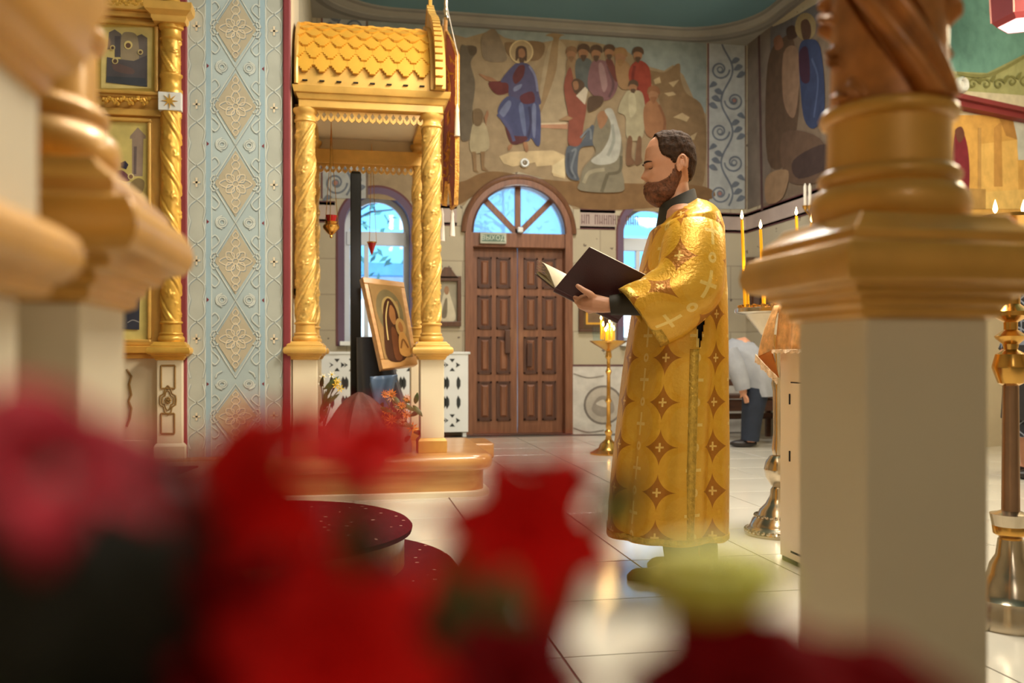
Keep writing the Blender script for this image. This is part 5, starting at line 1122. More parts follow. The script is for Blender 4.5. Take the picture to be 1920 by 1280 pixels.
# third stand at the right edge
D3 = 1496/(1172-665.); b3 = PD(1895, 1172, D3); b3.z = 0; k = D3/1700
zq = lambda py: CAMH+(665-py)*k
s3 = stand('brass_candelabrum', 'heavy gilt candelabrum with two ball knops beyond the near white pedestal', b3, None, SILVER, n=48, parts=[
 ('base', [(70*k, 0), (72*k, .02), (66*k, .05), (64*k, .09), (54*k, .11), (52*k, .14), (40*k, .17), (36*k, .2), (26*k, .23), (22*k, zq(1010)), (16*k, zq(1004))], None),
 ('lower_knop', [(14*k, zq(1010)), (30*k, zq(1000)), (32*k, zq(985)), (26*k, zq(970)), (18*k, zq(965)), (22*k, zq(960))], BRASS),
 ('knop', [(10*k, zq(1003)), (30*k, zq(995)), (36*k, zq(1003)+.07), (30*k, zq(962)), (14*k, zq(956))], SILVER),
 ('stem', [(14*k, zq(1004)), (24*k, zq(1000)), (16*k, zq(960)), (14*k, zq(722)), (18*k, zq(720))], mat('copper_stem', (160, 128, 104), .3, .9, .15, 8)),
 ('upper_knop', [(8*k, zq(726)), (22*k, zq(718)), (32*k, zq(690)), (32*k, zq(686)), (26*k, zq(664)), (12*k, zq(655)), (14*k, zq(645)), (26*k, zq(634)), (28*k, zq(630)), (12*k, zq(618)), (12*k, zq(604)), (34*k, zq(592)), (34*k, zq(584)), (16*k, zq(570)), (20*k, zq(430)), (60*k, zq(412)), (62*k, zq(406)), (50*k, zq(408))], BRASS)])
for px, lb in ((1866, 'white-hot lit candle on the gilt candelabrum above the near pedestal'), (1919, 'lit candle at the outer rim of the gilt candelabrum')):
    candle(px, 402, 412, D3-.02, .008, WAX, lb, True, 'candles on the gilt candelabrum')
# two white electric candles of a wall bracket
q = rw(1537, 388, .12); sc_ = thing('candle_sconce', 'wall bracket with two white candle tubes on the right wall', 'sconce', q)
for dpx in (1531, 1540):
    a, c = rw(dpx, 386, .12), rw(dpx, 350, .12); mb = MB(); mb.tube([a, c, c+Vector((0, 0, .03))], [.016, .016, .005], 10); mb.build('candle_tube', WAXW, sc_)
    mb = MB(); mb.lathe(a, [(.01, -.05), (.026, -.02), (.03, 0), (.02, 0)], 14); mb.build('cup', BRASS, sc_)
    mb = MB(); mb.tube([a-Vector((0, 0, .05)), a+Vector((.06, 0, -.1)), a+Vector((.118, 0, -.08))], .008, 6); mb.build('arm', BRASS, sc_)
# ================================================================= DRAPED CABINET
cbx = PZ(1462, 1048, 0); cy1 = cbx.y; cx0 = cbx.x; cy0 = cy1-.45
cb = thing('ivory_cabinet', 'tall ivory cabinet with hinged door beside the white pedestal', 'cabinet', (cx0+.25, cy0+.2, 0))
ztc = PX(1466, 572, cx0).z
mb = MB(); mb.box((cx0, cy0, .02), (cx0+.5, cy1, ztc-.01)); mb.build('body', IVORY, cb, bev=.006, smooth=0)
q = PX(1484, 718, cx0); mb = MB(); mb.box((cx0-.006, cy0+.02, .06), (cx0, q.y, q.z)); dr_ = mb.build('door', IVORY, cb, bev=.002, smooth=0)
mb = MB(); mb.box((cx0-.0015, cy0+.014, .05), (cx0+.001, q.y+.005, q.z+.005)); mb.build('door_gap_shade', DARK, cb, smooth=0)  # dark sheet edging the door, imitates the shade of a gap
for py in (748, 855):
    z = PX(1484, py, cx0).z; mb = MB(); mb.tube([(cx0-.006, q.y+.002, z-.022), (cx0-.006, q.y+.002, z+.022)], .005, 8); mb.build('hinge', DARK, dr_)
mb = MB(); mb.box((cx0+.008, cy0+.006, 0), (cx0+.49, cy1-.006, .03)); mb.build('plinth', DARK, cb, smooth=0)
BROC = mat('peach_brocade', (220, 172, 112), .6, .05, .28, 28, bump=.3, bscale=50); LACE = mat('cream_lace', (234, 212, 182), .8, 0, .2, 60, bump=.6, bscale=120); LIN = mat('amber_lining', (186, 112, 40), .7)
cl = thing('brocade_cloth', 'peach brocade cloth with cream lace edge draped over the ivory cabinet', 'cloth', (cx0+.25, cy0+.2, ztc))
mb = MB(); mb.box((cx0-.012, cy0-.012, ztc-.006), (cx0+.51, cy1+.012, ztc+.004)); mb.build('top_cloth', BROC, cl, bev=.004, smooth=0)
def sheet(fn, nu, nv):
    m_ = MB(); m_.rings([[fn(i/nu, j/nv) for i in range(nu+1)] for j in range(nv+1)], False, False, False); return m_
zA = PX(1480, 655, cx0).z; hx = cx0-.016; tip_ = PD(1421, 668, 3.98); tip2 = PX(1463, 708, cx0-.03)
sheet(lambda u, v: Vector((hx-.014*v*(1+sin(13*u)), cy0-.012+(cy1-cy0-.02)*u, ztc-(ztc-zA)*v)), 24, 8).build('side_drop', BROC, cl, smooth=60, solid=.004)
sheet(lambda u, v: Vector((cx0-.012+.52*u, cy0-.016-.008*v*(1+sin(15*u)), ztc-(ztc-zA)*v)), 24, 8).build('front_drop', BROC, cl, smooth=60, solid=.004)
def corner(u, v):
    a = Vector((hx, cy1-.03+.045*u, ztc)); bL = Vector((hx-.028, cy1-.03, zA))*(1-u)+tip_*u
    return a*(1-v)+bL*v+Vector((-.01*sin(PI*v), 0, 0))
sheet(corner, 10, 10).build('corner_drop', BROC, cl, smooth=60, solid=.004)
def fold(u, v):
    bL = Vector((hx-.03, cy1-.03, zA))*(1-u)+tip_*u; return bL*(1-v)+tip2*v+Vector((0, .012, 0))
sheet(fold, 8, 6).build('turned_corner', LIN, cl, smooth=60, solid=.003)
def frill(P, w_=.022):
    mb = MB(); L_ = catmull(P, 10, False); top = []; bot = []
    for i, p in enumerate(L_): top.append(p); bot.append(p+Vector((-.005*sin(i*1.1), .004*sin(i*1.3), -w_-.005*(i % 2))))
    n = len(L_); mb.add(top+bot, [(i, i+1, i+1+n, i+n) for i in range(n-1)]); mb.build('lace_edge', LACE, cl, smooth=0, solid=.004)
frill([Vector((hx-.034, cy0, zA)), Vector((hx-.034, (cy0+cy1)/2, zA)), Vector((hx-.034, cy1-.03, zA))], .012); frill([tip_+Vector((-.01, 0, .01)), (tip_+tip2)/2+Vector((-.012, 0, .005)), tip2+Vector((-.012, 0, .004))], .03); frill([Vector((hx-.004, cy1+.014, ztc)), (Vector((hx-.004, cy1+.014, ztc))+tip_)/2, tip_], .012)
# ================================================================= BENCH by the right wall
by = 8.9; bn_ = thing('bench', 'dark brown wooden bench against the far wall behind the stooping person', 'bench', (3.7, by, 0))
bx0, bx1 = PY(1310, 800, by).x, min(XR-.03, PY(1475, 800, by).x)
for z0, z1, y0, y1, nm in ((.43, .47, by-.18, by+.2, 'seat'), (.55, .62, by+.19, by+.23, 'back_slat'), (.72, .8, by+.19, by+.23, 'back_slat'), (.2, .26, by+.1, by+.14, 'stretcher'), (.3, .42, by-.14, by-.1, 'apron')):
    mb = MB(); mb.box((bx0, y0, z0), (bx1, y1, z1)); mb.build(nm, BENCHW, bn_, bev=.006, smooth=0)
for x in (bx0+.03, bx1-.06):
    for y, h in ((by-.16, .43), (by+.19, .85)): mb = MB(); mb.box((x, y, 0), (x+.05, y+.05, h)); mb.build('leg', BENCHW, bn_, bev=.005, smooth=0)
# ================================================================= NEAR COLUMNS (out of focus)
rcx, rcy = .672, 1.04
rp_ = thing('carved_column', 'carved brown and gold column on a white square pedestal near the candles', 'column', (rcx, rcy, 0))
column(rp_, (rcx, rcy), 0, .926, 1.75, 1.067, 1.03, 1, goldm=GOLDN, shm=CARVEW, nt=150, nz=300, amp=.016, pitch=.34, capital=True)
lpx, lpy = -.303, .903
lp_ = thing('carved_column', 'gold carved column on a white pedestal beside the near panelled screen', 'column', (lpx, lpy, 0))
column(lp_, (lpx, lpy), 0, .928, 1.75, 1.067, 1.0, 1, goldm=GOLDN, shm=CARVEW, nt=100, nz=200, amp=.012, pitch=.34, capital=True)
ns = thing('panelled_screen', 'white panelled screen end with gold rail and cornice before the left column', 'screen', (-.23, .4, 0))
mb = MB(); mb.box((-.262, .12, 0), (-.208, .632, .93)); mb.build('lower_panel', IVORY, ns, bev=.004, smooth=0)
mb = MB(); mb.box((-.258, .12, .93), (-.2, .646, 1.06)); mb.build('upper_panel', IVORY, ns, bev=.003, smooth=0)
def yzprof(prof, nm, m):
    mb = MB(); mb.rings([[(-.25, .12, z), (-.2+e, .12, z), (-.2+e, .64+e, z), (-.25, .64+e, z)] for e, z in prof]); mb.build(nm, m, ns, smooth=40)
yzprof([(.0, .916), (.006, .918), (.008, .926), (.016, .93), (.022, .938), (.024, .948), (.021, .958), (.012, .965), (.0, .968)], 'rail', GOLDN)
yzprof([(.0, 1.05), (.006, 1.053), (.008, 1.064), (.02, 1.072), (.026, 1.085), (.028, 1.10), (.036, 1.12), (.036, 1.2), (.0, 1.22)], 'cornice', GOLDN)
# ================================================================= FOREGROUND FLOWERS
REDP = mat('red_petal', (222, 22, 18), .75, 0, .3, 30, spec=.15); DREDP = mat('dark_red_petal', (124, 4, 10), .8, 0, .3, 30, spec=.1); PINKP = mat('rose_petal', (176, 36, 54), .75, 0, .25, 30, spec=.15); YELP = mat('lemon_petal', (255, 244, 112), .55, 0, .15, 40); SHGREEN = mat('shaded_leaf', (24, 24, 12), .6, 0, .3, 20); GREEN2 = mat('mid_leaf', (70, 100, 48), .6, 0, .25, 20); ORP = mat('orange_throat', (206, 96, 30), .6)  # near-black leaf green has the shade of the unlit lower left painted in
vb = PD(720, 1700, .30); vb = Vector((vb.x, vb.y, .0)); vtop = .66
tb = thing('flower_pedestal', 'slim white flower pedestal under the foreground bouquet', 'pedestal', vb)
mb = MB(); mb.lathe(vb, [(.10, 0), (.10, .03), (.05, .06), (.04, .3), (.05, .40), (.08, .42), (.08, .44)], 32); mb.build('column', IVORY, tb)
vv = thing('glass_vase', 'tall glass vase of foreground red flowers on the flower pedestal', 'vase', vb+Vector((0, 0, .44)))
mb = MB(); mb.lathe(vb, [(.045, .441), (.05, .45), (.04, .54), (.055, vtop), (.05, vtop), (.036, .54), (.04, .455)], 28); mb.build('vase_body', mat('smoky_glass', (150, 160, 150), .1), vv)
def petal(mb, c, d, nr, L, w_, curl, mi=0, nu=8, nv=6):
    c = Vector(c); d = Vector(d).normalized(); nr = Vector(nr); s_ = d.cross(nr).normalized(); u_ = s_.cross(d).normalized(); rs = []
    for i in range(nu+1):
        t = i/nu; wd = w_*sin(PI*(t*.93+.05))**.75; ctr = c+d*L*t+u_*L*(.28*sin(PI*t*.8)-curl*t*t)
        rs.append([ctr+s_*wd*(j/nv*2-1)+u_*wd*.35*(j/nv*2-1)**2 for j in range(nv+1)])
    mb.rings(rs, False, False, False, mi)
FS = .66     # the bouquet stands a hand's breadth from the lens
def lily(px, py, D, face, L, m, label, npet=6, wd=.34, curl=.35, seed=0, name='lily', cat='flower'):
    D *= FS; L *= FS
    c = PD(px, py, D); rnd = random.Random(seed); f = Vector(face).normalized()
    f = Vector((f.x*TC+f.y*TS, -f.x*TS+f.y*TC, f.z)); a = f.orthogonal().normalized(); b_ = f.cross(a)
    t = thing(name, label, cat, c)
    for k in range(npet):
        an = 2*PI*k/npet+rnd.uniform(-.15, .15); d = (a*cos(an)+b_*sin(an))*.85+f*.5
        mb = MB(); petal(mb, c, d, f, L*rnd.uniform(.9, 1.1), L*wd, curl); mb.build('petal', m, t, smooth=80, solid=.0008)
    mb = MB(); mb.tube([c-f*.004, c+f*L*.45], [.003, .0015], 6); mb.ball(c+f*L*.46, .003, 6); mb.build('pistil', m, t)
    mb = MB(); mid = c*.55+vb*.45; mid.z = c.z*.5+vtop*.5-.02; mb.tube([c, c-f*.02+Vector((0, 0, -.02)), mid, Vector((vb.x, vb.y, vtop-.05))], .0032, 6); mb.build('stem', GREEN2, t)
lily(500, 985, .28, (-.5, -.9, .6), .042, REDP, 'bright red lily at the middle of the foreground bouquet', seed=1)
lily(668, 945, .27, (.12, -.35, 1), .032, REDP, 'upright red lily rising above its neighbours in the bouquet', seed=2, curl=.1)
lily(400, 1230, .26, (-.1, -1, .2), .042, DREDP, 'dark red lily low in the foreground bouquet', seed=3)
lily(975, 1015, .30, (.2, -1, .4), .034, REDP, 'red lily with slim pointed petals over the floor tiles', seed=4)
lily(1040, 985, .31, (.3, .2, 1), .030, DREDP, 'dark red half-open lily beside the slim petalled one', seed=14, curl=.0, wd=.25)
lily(35, 960, .215, (.45, -.35, 1), .036, PINKP, 'rose pink lily in front of the white screen', seed=5)
lily(235, 965, .25, (.2, -.7, .6), .024, DREDP, 'small dark red lily beside the rose pink one', seed=6)
lily(620, 1260, .25, (.1, -1, .5), .038, REDP, 'red lily at the foot of the bouquet', seed=7)
lily(790, 1290, .29, (.3, -1, .5), .028, DREDP, 'wine red lily under the ambo carpet edge', seed=8)
lily(1400, 1385, .26, (0, -.6, 1), .040, DREDP, 'dark red lily under the yellow bloom', seed=9, wd=.45)
lily(1610, 1400, .26, (.2, -.6, 1), .036, DREDP, 'dark red lily in front of the near white pedestal', seed=10, wd=.45)
lily(960, 1330, .25, (.0, -.6, 1), .026, DREDP, 'dark red lily cut by the bottom edge between leaves', seed=13, wd=.45)
c = PD(1330, 1105, .29*FS); ch = thing('chrysanthemum', 'pale yellow chrysanthemum bloom at the right of the bouquet', 'flower', c)
for ring, (n, el, L) in enumerate(((18, .06, .026*FS), (16, .45, .024*FS), (12, .95, .018*FS))):
    for k in range(n):
        a = 2*PI*k/n+ring*.2; mb = MB(); petal(mb, c, (cos(a)*cos(el), sin(a)*cos(el), sin(el)*.7), (0, 0, 1), L, .0062*FS, .10, 0, 5, 3); mb.build('petal', YELP, ch, smooth=80, solid=.0006)
mb = MB(); mb.ball(c+Vector((0, 0, .001)), .0125, 14, sc=(1.1, 1.1, .62)); mb.build('flower_head', YELP, ch)
mb = MB(); mid = c*.5+vb*.5; mid.z = .72; mb.tube([c, c+Vector((-.01, 0, -.05)), mid, Vector((vb.x, vb.y, vtop-.05))], .003, 6); mb.build('stem', GREEN2, ch)
rnd = random.Random(21)
fol = thing('bouquet_foliage', 'green leaves coloured as if in shade filling the lower left of the foreground bouquet', 'foliage', vb+Vector((0, 0, vtop)))
for (px, py, D, L, w_, m_) in [(60, 1330, .20, .06, .022, SHGREEN), (150, 1340, .22, .065, .02, SHGREEN), (-40, 1300, .2, .06, .02, SHGREEN), (230, 1350, .24, .065, .02, SHGREEN), (320, 1340, .26, .07, .018, SHGREEN), (20, 1250, .23, .05, .02, SHGREEN), (860, 1390, .27, .05, .010, GREEN2), (920, 1370, .26, .045, .009, GREEN2), (760, 1330, .27, .05, .014, SHGREEN), (820, 1250, .3, .045, .009, ORP), (520, 1330, .25, .05, .018, SHGREEN), (150, 1200, .25, .04, .016, SHGREEN)]:
    D *= FS; L *= FS; w_ *= FS; p = PD(px, py, D); mb = MB(); leafblade(mb, p, (rnd.uniform(-.25, .25), rnd.uniform(-.1, .3), 1), L, w_, (0, -1, 0), bend=.15, n=7); mb.build('leaf', m_, fol, smooth=60, solid=.0008)
    mb = MB(); mid = p*.6+vb*.4; mid.z = .7; mb.tube([p, mid, Vector((vb.x, vb.y, vtop-.04))], .0028, 5); mb.build('stem', GREEN2, fol)
mb = MB(); a, c_ = PD(1100, 1010, .33*FS), PD(1205, 895, .33*FS); leafblade(mb, a, c_-a, (c_-a).length, .004, (0, -1, 0), bend=.05, n=6); mb.build('leaf', mat('grey_leaf', (96, 116, 70), .6), fol, smooth=60, solid=.0008)
mb = MB(); mid = a*.5+vb*.5; mid.z = .72; mb.tube([a, mid, Vector((vb.x, vb.y, vtop-.04))], .0028, 5); mb.build('stem', GREEN2, fol)
# ================================================================= PRIEST
PDEP = 3.65; PX0_ = 1262.
pbase = PD(PX0_, 665+FPX*CAMH/PDEP, PDEP); pbase.z = 0
pr = lthing('person', 'bearded man in a gold brocade vestment holding an open book and reading', 'person', pbase, None, PI-TH)
def L(px, py, yo=0.):
    D = PDEP-yo; return Vector((-((px-CX)*D-(PX0_-CX)*PDEP)/FPX, yo, CAMH+(HY-py)*D/FPX))
SKIN = mat('skin', (206, 148, 116), .5, 0, .08, 14, sub=.06, bump=.05, bscale=160)
HAIRM = mat('dark_brown_hair', (58, 38, 24), .75, 0, .45, 60, bump=.4, bscale=90, spec=.2); BEARD = mat('auburn_beard', (112, 66, 40), .65, 0, .5, 60, bump=.7, bscale=120)
CASS = mat('black_cassock', (30, 26, 24), .75, 0, .25, 20)
# --- brocade with crosses, stars and medallions woven in (flat pattern)
BROCM = mat('gold_brocade', (214, 158, 34), .34, .3, .1, 6, bump=.25, bscale=90); b = NB(BROCM)
uvn = b.N.new('ShaderNodeUVMap'); sx_ = b.N.new('ShaderNodeSeparateXYZ'); b.L.new(uvn.outputs[0], sx_.inputs[0])
U_, V_ = sx_.outputs[0], sx_.outputs[1]
su, sv = 1/.235, 1/.168
def cellf(off_u, off_v): 
    return (b.m('SUBTRACT', b.m('FRACT', b.m('MULTIPLY_ADD', U_, su, off_u)), .5), b.m('SUBTRACT', b.m('FRACT', b.m('MULTIPLY_ADD', V_, sv, off_v)), .5))
x_, y_ = cellf(0., 0.); ax_, ay_ = b.m('ABSOLUTE', x_), b.m('MULTIPLY', b.m('ABSOLUTE', y_), .72)
star = b.m('LESS_THAN', b.m('ADD', b.m('POWER', ax_, .62), b.m('POWER', ay_, .62)), .475)
def crossm(x, y, s, t, lx, ly):
    a = b.m('MULTIPLY', b.m('LESS_THAN', b.m('ABSOLUTE', x), t), b.m('LESS_THAN', b.m('ABSOLUTE', y), ly)); c = b.m('MULTIPLY', b.m('LESS_THAN', b.m('ABSOLUTE', y), t*1.3), b.m('LESS_THAN', b.m('ABSOLUTE', x), lx)); return b.m('MAXIMUM', a, c)
small = crossm(x_, y_, 1, .016, .07, .10)
x2, y2 = cellf(.5, .5); big = crossm(x2, y2, 1, .026, .13, .26)
r2 = b.m('SQRT', b.m('ADD', b.m('MULTIPLY', x2, x2), b.m('MULTIPLY', b.m('MULTIPLY', y2, y2), .55)))
ringm = b.m('MULTIPLY', b.m('GREATER_THAN', r2, .30), b.m('LESS_THAN', r2, .345)); disc = b.m('LESS_THAN', r2, .30)
x3, y3 = cellf(.5, 0.); r3 = b.m('SQRT', b.m('ADD', b.m('MULTIPLY', x3, x3), b.m('MULTIPLY', b.m('MULTIPLY', y3, y3), .5))); dot = b.m('LESS_THAN', b.m('ABSOLUTE', b.m('SUBTRACT', r3, .05)), .022)
wv = b.noise(b.coord('UV'), 30., 3)
base = b.mix(b.m('MULTIPLY', wv, .7), rgba((214, 150, 26)), rgba((234, 186, 66)))
c1 = b.mix(b.m('MULTIPLY', disc, .18), base, rgba((232, 190, 90))); c1 = b.mix(b.m('MULTIPLY', ringm, .16), c1, rgba((226, 186, 92)))
c1 = b.mix(b.m('MULTIPLY', big, .75), c1, rgba((242, 214, 130))); c1 = b.mix(b.m('MULTIPLY', dot, .7), c1, rgba((240, 210, 130))); c1 = b.mix(b.m('MULTIPLY', star, .8), c1, rgba((156, 86, 12))); c1 = b.mix(b.m('MULTIPLY', small, .9), c1, rgba((240, 200, 110)))
b.L.new(c1, b.b.inputs['Base Color'])
TRIM = mat('gold_braid', (206, 164, 66), .4, .5, .2, 60, bump=.6, bscale=120)
# --- head: horizontal sections (py, front px, back px, half width)
HT = [(249, 1249, 1262, .012), (251, 1240, 1272, .03), (256, 1228, 1284, .05), (265, 1218, 1293, .064), (280, 1211, 1299, .073), (295, 1209, 1301, .0755), (306, 1209, 1301, .075), (312, 1210, 1300, .073), (318, 1213, 1299, .071), (326, 1213, 1297, .069), (336, 1213, 1293, .067), (344, 1212, 1288, .064), (352, 1213, 1283, .06), (362, 1215, 1276, .054), (370, 1220, 1268, .045), (376, 1230, 1258, .028)]
def hsec(py):
    for k in range(len(HT)-1):
        if HT[k][0] <= py <= HT[k+1][0]:
            t = (py-HT[k][0])/(HT[k+1][0]-HT[k][0]); return [HT[k][i]*(1-t)+HT[k+1][i]*t for i in (1, 2, 3)]
    return HT[0][1:] if py < HT[0][0] else HT[-1][1:]
def gau(x, s): return math.exp(-(x/s)**2)
def headpt(py, a, off=0.):
    f, bk, hw = hsec(py); cx_ = (f+bk)/2*.5+1256*.5; cxl = L((f+bk)/2, py); fx = L(f, py).x-cxl.x
    e = .86; ca, sa = cos(a), sin(a)
    x = fx*math.copysign(abs(ca)**e, ca); y = hw*math.copysign(abs(sa)**e, sa)
    fr = max(0, ca)
    dx = 0.
    ad = min(abs(a), 2*PI-abs(a))
    nz_ = 0
    if 306 < py < 343:
        t = (py-306)/(334-306); prof = (t**1.3 if t <= 1 else max(0, 1-(py-334)/7)); dx += .027*prof*gau(ad, .17+.09*min(1, t))
    dx += .006*gau(py-307, 4.5)*gau(ad-.33, .28)-.011*gau(py-316, 6)*gau(ad-.42, .2)         # brow, eye socket
    dx += .004*gau(py-318, 3.2)*gau(ad-.42, .13)+.005*gau(py-327, 7)*gau(ad-.75, .3)          # lid bulge, cheek
    dx += .004*gau(py-350, 3.2)*gau(ad, .3)-.004*gau(py-346, 2)*gau(ad, .3)
    p = Vector((cxl.x+x+dx, y, cxl.z)); n = Vector((ca, sa, 0)).normalized()
    if off: p += n*off; p.z += off*(.8 if py < 275 else 0)*(275-py)/25 if py < 275 else 0
    return p
body = MB(); N = 72; pys = [249+.0, 250, 251, 253, 255.5, 258.5]+[262+2.2*k for k in range(int((376-262)/2.2)+1)]
body.rings([[headpt(py, 2*PI*j/N) for j in range(N)] for py in pys])
# neck, shoulders, torso (under the clothes)
def ring(c, rx, ry, n=24, tilt=0.): return [Vector((c.x+rx*cos(2*PI*j/n)+tilt*0, ry*sin(2*PI*j/n), c.z-tilt*rx*cos(2*PI*j/n))) for j in range(n)]
body.rings([ring(L((a+c)/2, y), (c-a)/2*PDEP/FPX, w_) for a, c, y, w_ in ((1245, 1290, 345, .054), (1246, 1293, 365, .056), (1248, 1300, 385, .07), (1242, 1318, 400, .14), (1235, 1335, 430, .17), (1225, 1335, 520, .15), (1222, 1330, 620, .16), (1225, 1325, 700, .15))])
# legs
for yo in (.09, -.09):
    cx_ = 1270 if yo > 0 else 1300
    body.tube([L(1280, 690, yo), L(cx_, 860, yo), L(cx_+4, 1040, yo)], [.085, .06, .042], 14)
# arms
def arm(yo_s, elbow, wrist): body.tube([L(1292, 425, yo_s*.75), L(1296, 480, yo_s), elbow, elbow*.5+wrist*.5, wrist], [.06, .052, .045, .042, .03], 14)
EL, WR = L(1290, 560, .24), L(1146, 572, .20); arm(.20, EL, WR)
EL2, WR2 = L(1290, 560, -.24), L(1130, 560, -.20); arm(-.20, EL2, WR2)
# left hand: palm under the book, thumb on the near cover, fingers curled beneath
def hand(w0, pts_palm, fingers, thumb):
    body.tube([w0]+pts_palm, [.028, .032, .036, .035, .028][:len(pts_palm)+1], 14)
    for f in fingers: body.tube(f, [.0105, .0105, .0098, .009, .0075][:len(f)], 10); body.ball(f[-1], .0072, 8)
    body.tube(thumb, [.015, .0135, .0115, .009], 10); body.ball(thumb[-1], .0088, 8)
SN1, SN0 = L(1040, 541, .10), L(1160, 601, .10)       # spine of the book: far (top) end, near end
hand(WR, [L(1132, 571, .205), L(1116, 569, .20), L(1100, 567, .175), L(1090, 566, .15)],
     [[L(1103, 563, .175), L(1088, 562, .15), L(1078, 558, .10), L(1076, 548, .05), L(1080, 540, .02)],
      [L(1106, 569, .175), L(1092, 570, .15), L(1081, 566, .10), L(1082, 556, .04), L(1086, 548, .01)],
      [L(1112, 575, .175), L(1098, 577, .15), L(1089, 573, .10), L(1090, 564, .04), L(1094, 556, .015)],
      [L(1118, 580, .175), L(1106, 583, .15), L(1099, 580, .11), L(1098, 572, .06), L(1100, 566, .03)]],
     [L(1118, 562, .21), L(1106, 551, .222), L(1094, 544, .222), L(1083, 536, .215)])
hand(WR2, [L(1118, 560, -.195), L(1104, 558, -.18), L(1092, 556, -.15)],
     [[L(1098, 556, -.17), L(1086, 552, -.13), L(1074, 550, -.09), L(1068, 548, -.06)], [L(1102, 560, -.16), L(1090, 560, -.12), L(1078, 558, -.08), L(1074, 556, -.05)], [L(1106, 564, -.16), L(1096, 566, -.11), L(1084, 565, -.07), L(1080, 562, -.04)], [L(1112, 568, -.16), L(1104, 571, -.12), L(1094, 571, -.08), L(1090, 569, -.05)]],
     [L(1104, 552, -.19), L(1094, 540, -.20), L(1084, 531, -.20), L(1076, 525, -.195)])
# ear (near and far)
for sg in (1, -1):
    c = headpt(315, sg*1.83); e = []
    for k in range(18):
        t = k/17*5.0-1.2; e.append(c+Vector((.017*cos(t)-.004, sg*(.010+.006*abs(sin(t*.5))), .032*sin(t)+.002-.004*cos(t))))
    body.tube(e, [.0035]+[.0055]*15+[.006, .006], 8); body.tube([c+Vector((-.004, sg*.003, .02)), c+Vector((-.006, sg*.006, -.002)), c+Vector((0, sg*.004, -.024))], [.009, .012, .008], 8)
bo_ = body.build('body', SKIN, pr, smooth=80)
rm = bo_.modifiers.new('fuse', 'REMESH'); rm.mode = 'VOXEL'; rm.voxel_size = .0034; rm.use_smooth_shade = True
sm2 = bo_.modifiers.new('smooth', 'SMOOTH'); sm2.factor = .5; sm2.iterations = 2
# --- hair and beard grown as shells of the head surface
def pip(x, y, poly):
    c = False; j = len(poly)-1
    for i in range(len(poly)):
        if ((poly[i][1] > y) != (poly[j][1] > y)) and (x < (poly[j][0]-poly[i][0])*(y-poly[i][1])/(poly[j][1]-poly[i][1])+poly[i][0]): c = not c
        j = i
    return c
def pxof(p): return CX+(( (PX0_-CX)*PDEP-p.x*FPX)/PDEP)   # side projection
def shell(nm, poly, m, offfn, y0, y1, step=1.3, NN=140, par=None):
    ys = []; y = y0
    while y < y1: ys.append(y); y += step if y > 256 else .7
    V = {}; F = []; ins = {}
    for i, py in enumerate(ys):
        for j in range(NN):
            a = 2*PI*j/NN; p = headpt(py, a); x = pxof(p); q = HY-(p.z-CAMH)*FPX/PDEP
            ins[(i, j)] = pip(x, q, poly)
    idx = {}; vs = []
    def get(i, j):
        j %= NN
        if (i, j) not in idx:
            nb = [ins.get((i+di, (j+dj) % NN), False) for di in (-2, -1, 0, 1, 2) for dj in (-2, -1, 0, 1, 2)]
            fr = sum(nb)/25.; py = ys[i]; a = 2*PI*j/NN; o = -.003+(offfn(py, a, headpt(py, a))+.003)*sst(fr*1.25)
            p = headpt(py, a, o); idx[(i, j)] = len(vs); vs.append(p)
        return idx[(i, j)]
    for i in range(len(ys)-1):
        for j in range(NN):
            if ins[(i, j)] or ins[(i+1, j)] or ins[(i, (j+1) % NN)] or ins[(i+1, (j+1) % NN)]: F.append((get(i, j), get(i, j+1), get(i+1, j+1), get(i+1, j)))
    mb = MB(); mb.add(vs, F)
    if y0 < 250: mb.add([headpt(ys[0], 2*PI*j/NN, .006) for j in range(NN)], [tuple(range(NN))])
    return mb.build(nm, m, pr, smooth=80)
hairpoly = [(1226, 246), (1230, 262), (1232, 284), (1237, 297), (1250, 302), (1259, 312), (1266, 314), (1266, 296), (1276, 292), (1286, 302), (1285, 320), (1288, 336), (1295, 346), (1312, 346), (1316, 290), (1306, 240), (1260, 236), (1230, 240)]
shell('hair', hairpoly, HAIRM, lambda py, a, p: .0085+.0035*noise.noise(Vector((p.x*70, p.y*70, p.z*30)))+.0008*sin(a*46+p.z*90), 249.2, 348)
beardpoly = [(1262, 312), (1271, 314), (1272, 336), (1264, 356), (1256, 372), (1245, 390), (1190, 390), (1190, 345), (1211, 343), (1222, 347), (1232, 346), (1246, 340), (1256, 330)]
def boff(py, a, p):
    ad = min(a, 2*PI-a); o = .005+.010*sst((py-348)/24)+.005*gau(ad, .5)*sst((py-343)/6)
    o -= .006*gau(py-351, 1.6)*gau(ad, .28)
    return o+.003*noise.noise(Vector((p.x*90, p.y*90, p.z*40)))+.0016*sin(a*60+p.z*60)
shell('beard', beardpoly, BEARD, boff, 308, 376.5)
# chin tuft closing the beard below
mb = MB(); mb.rings([[headpt(374, 2*PI*j/40)*1+Vector((.004*cos(2*PI*j/40)+x, 0, z))+Vector((s_*.0, 0, 0)) if False else (lambda c, q: c+(q-c)*s_+Vector((x, 0, z)))(L(1243, 374), headpt(366, 2*PI*j/40)) for j in range(40)] for s_, x, z in ((1.16, .004, .010), (1.18, .008, -.004), (1.0, .012, -.018), (.62, .014, -.030), (.2, .014, -.035))]); mb.build('beard_tuft', BEARD, pr, smooth=80)
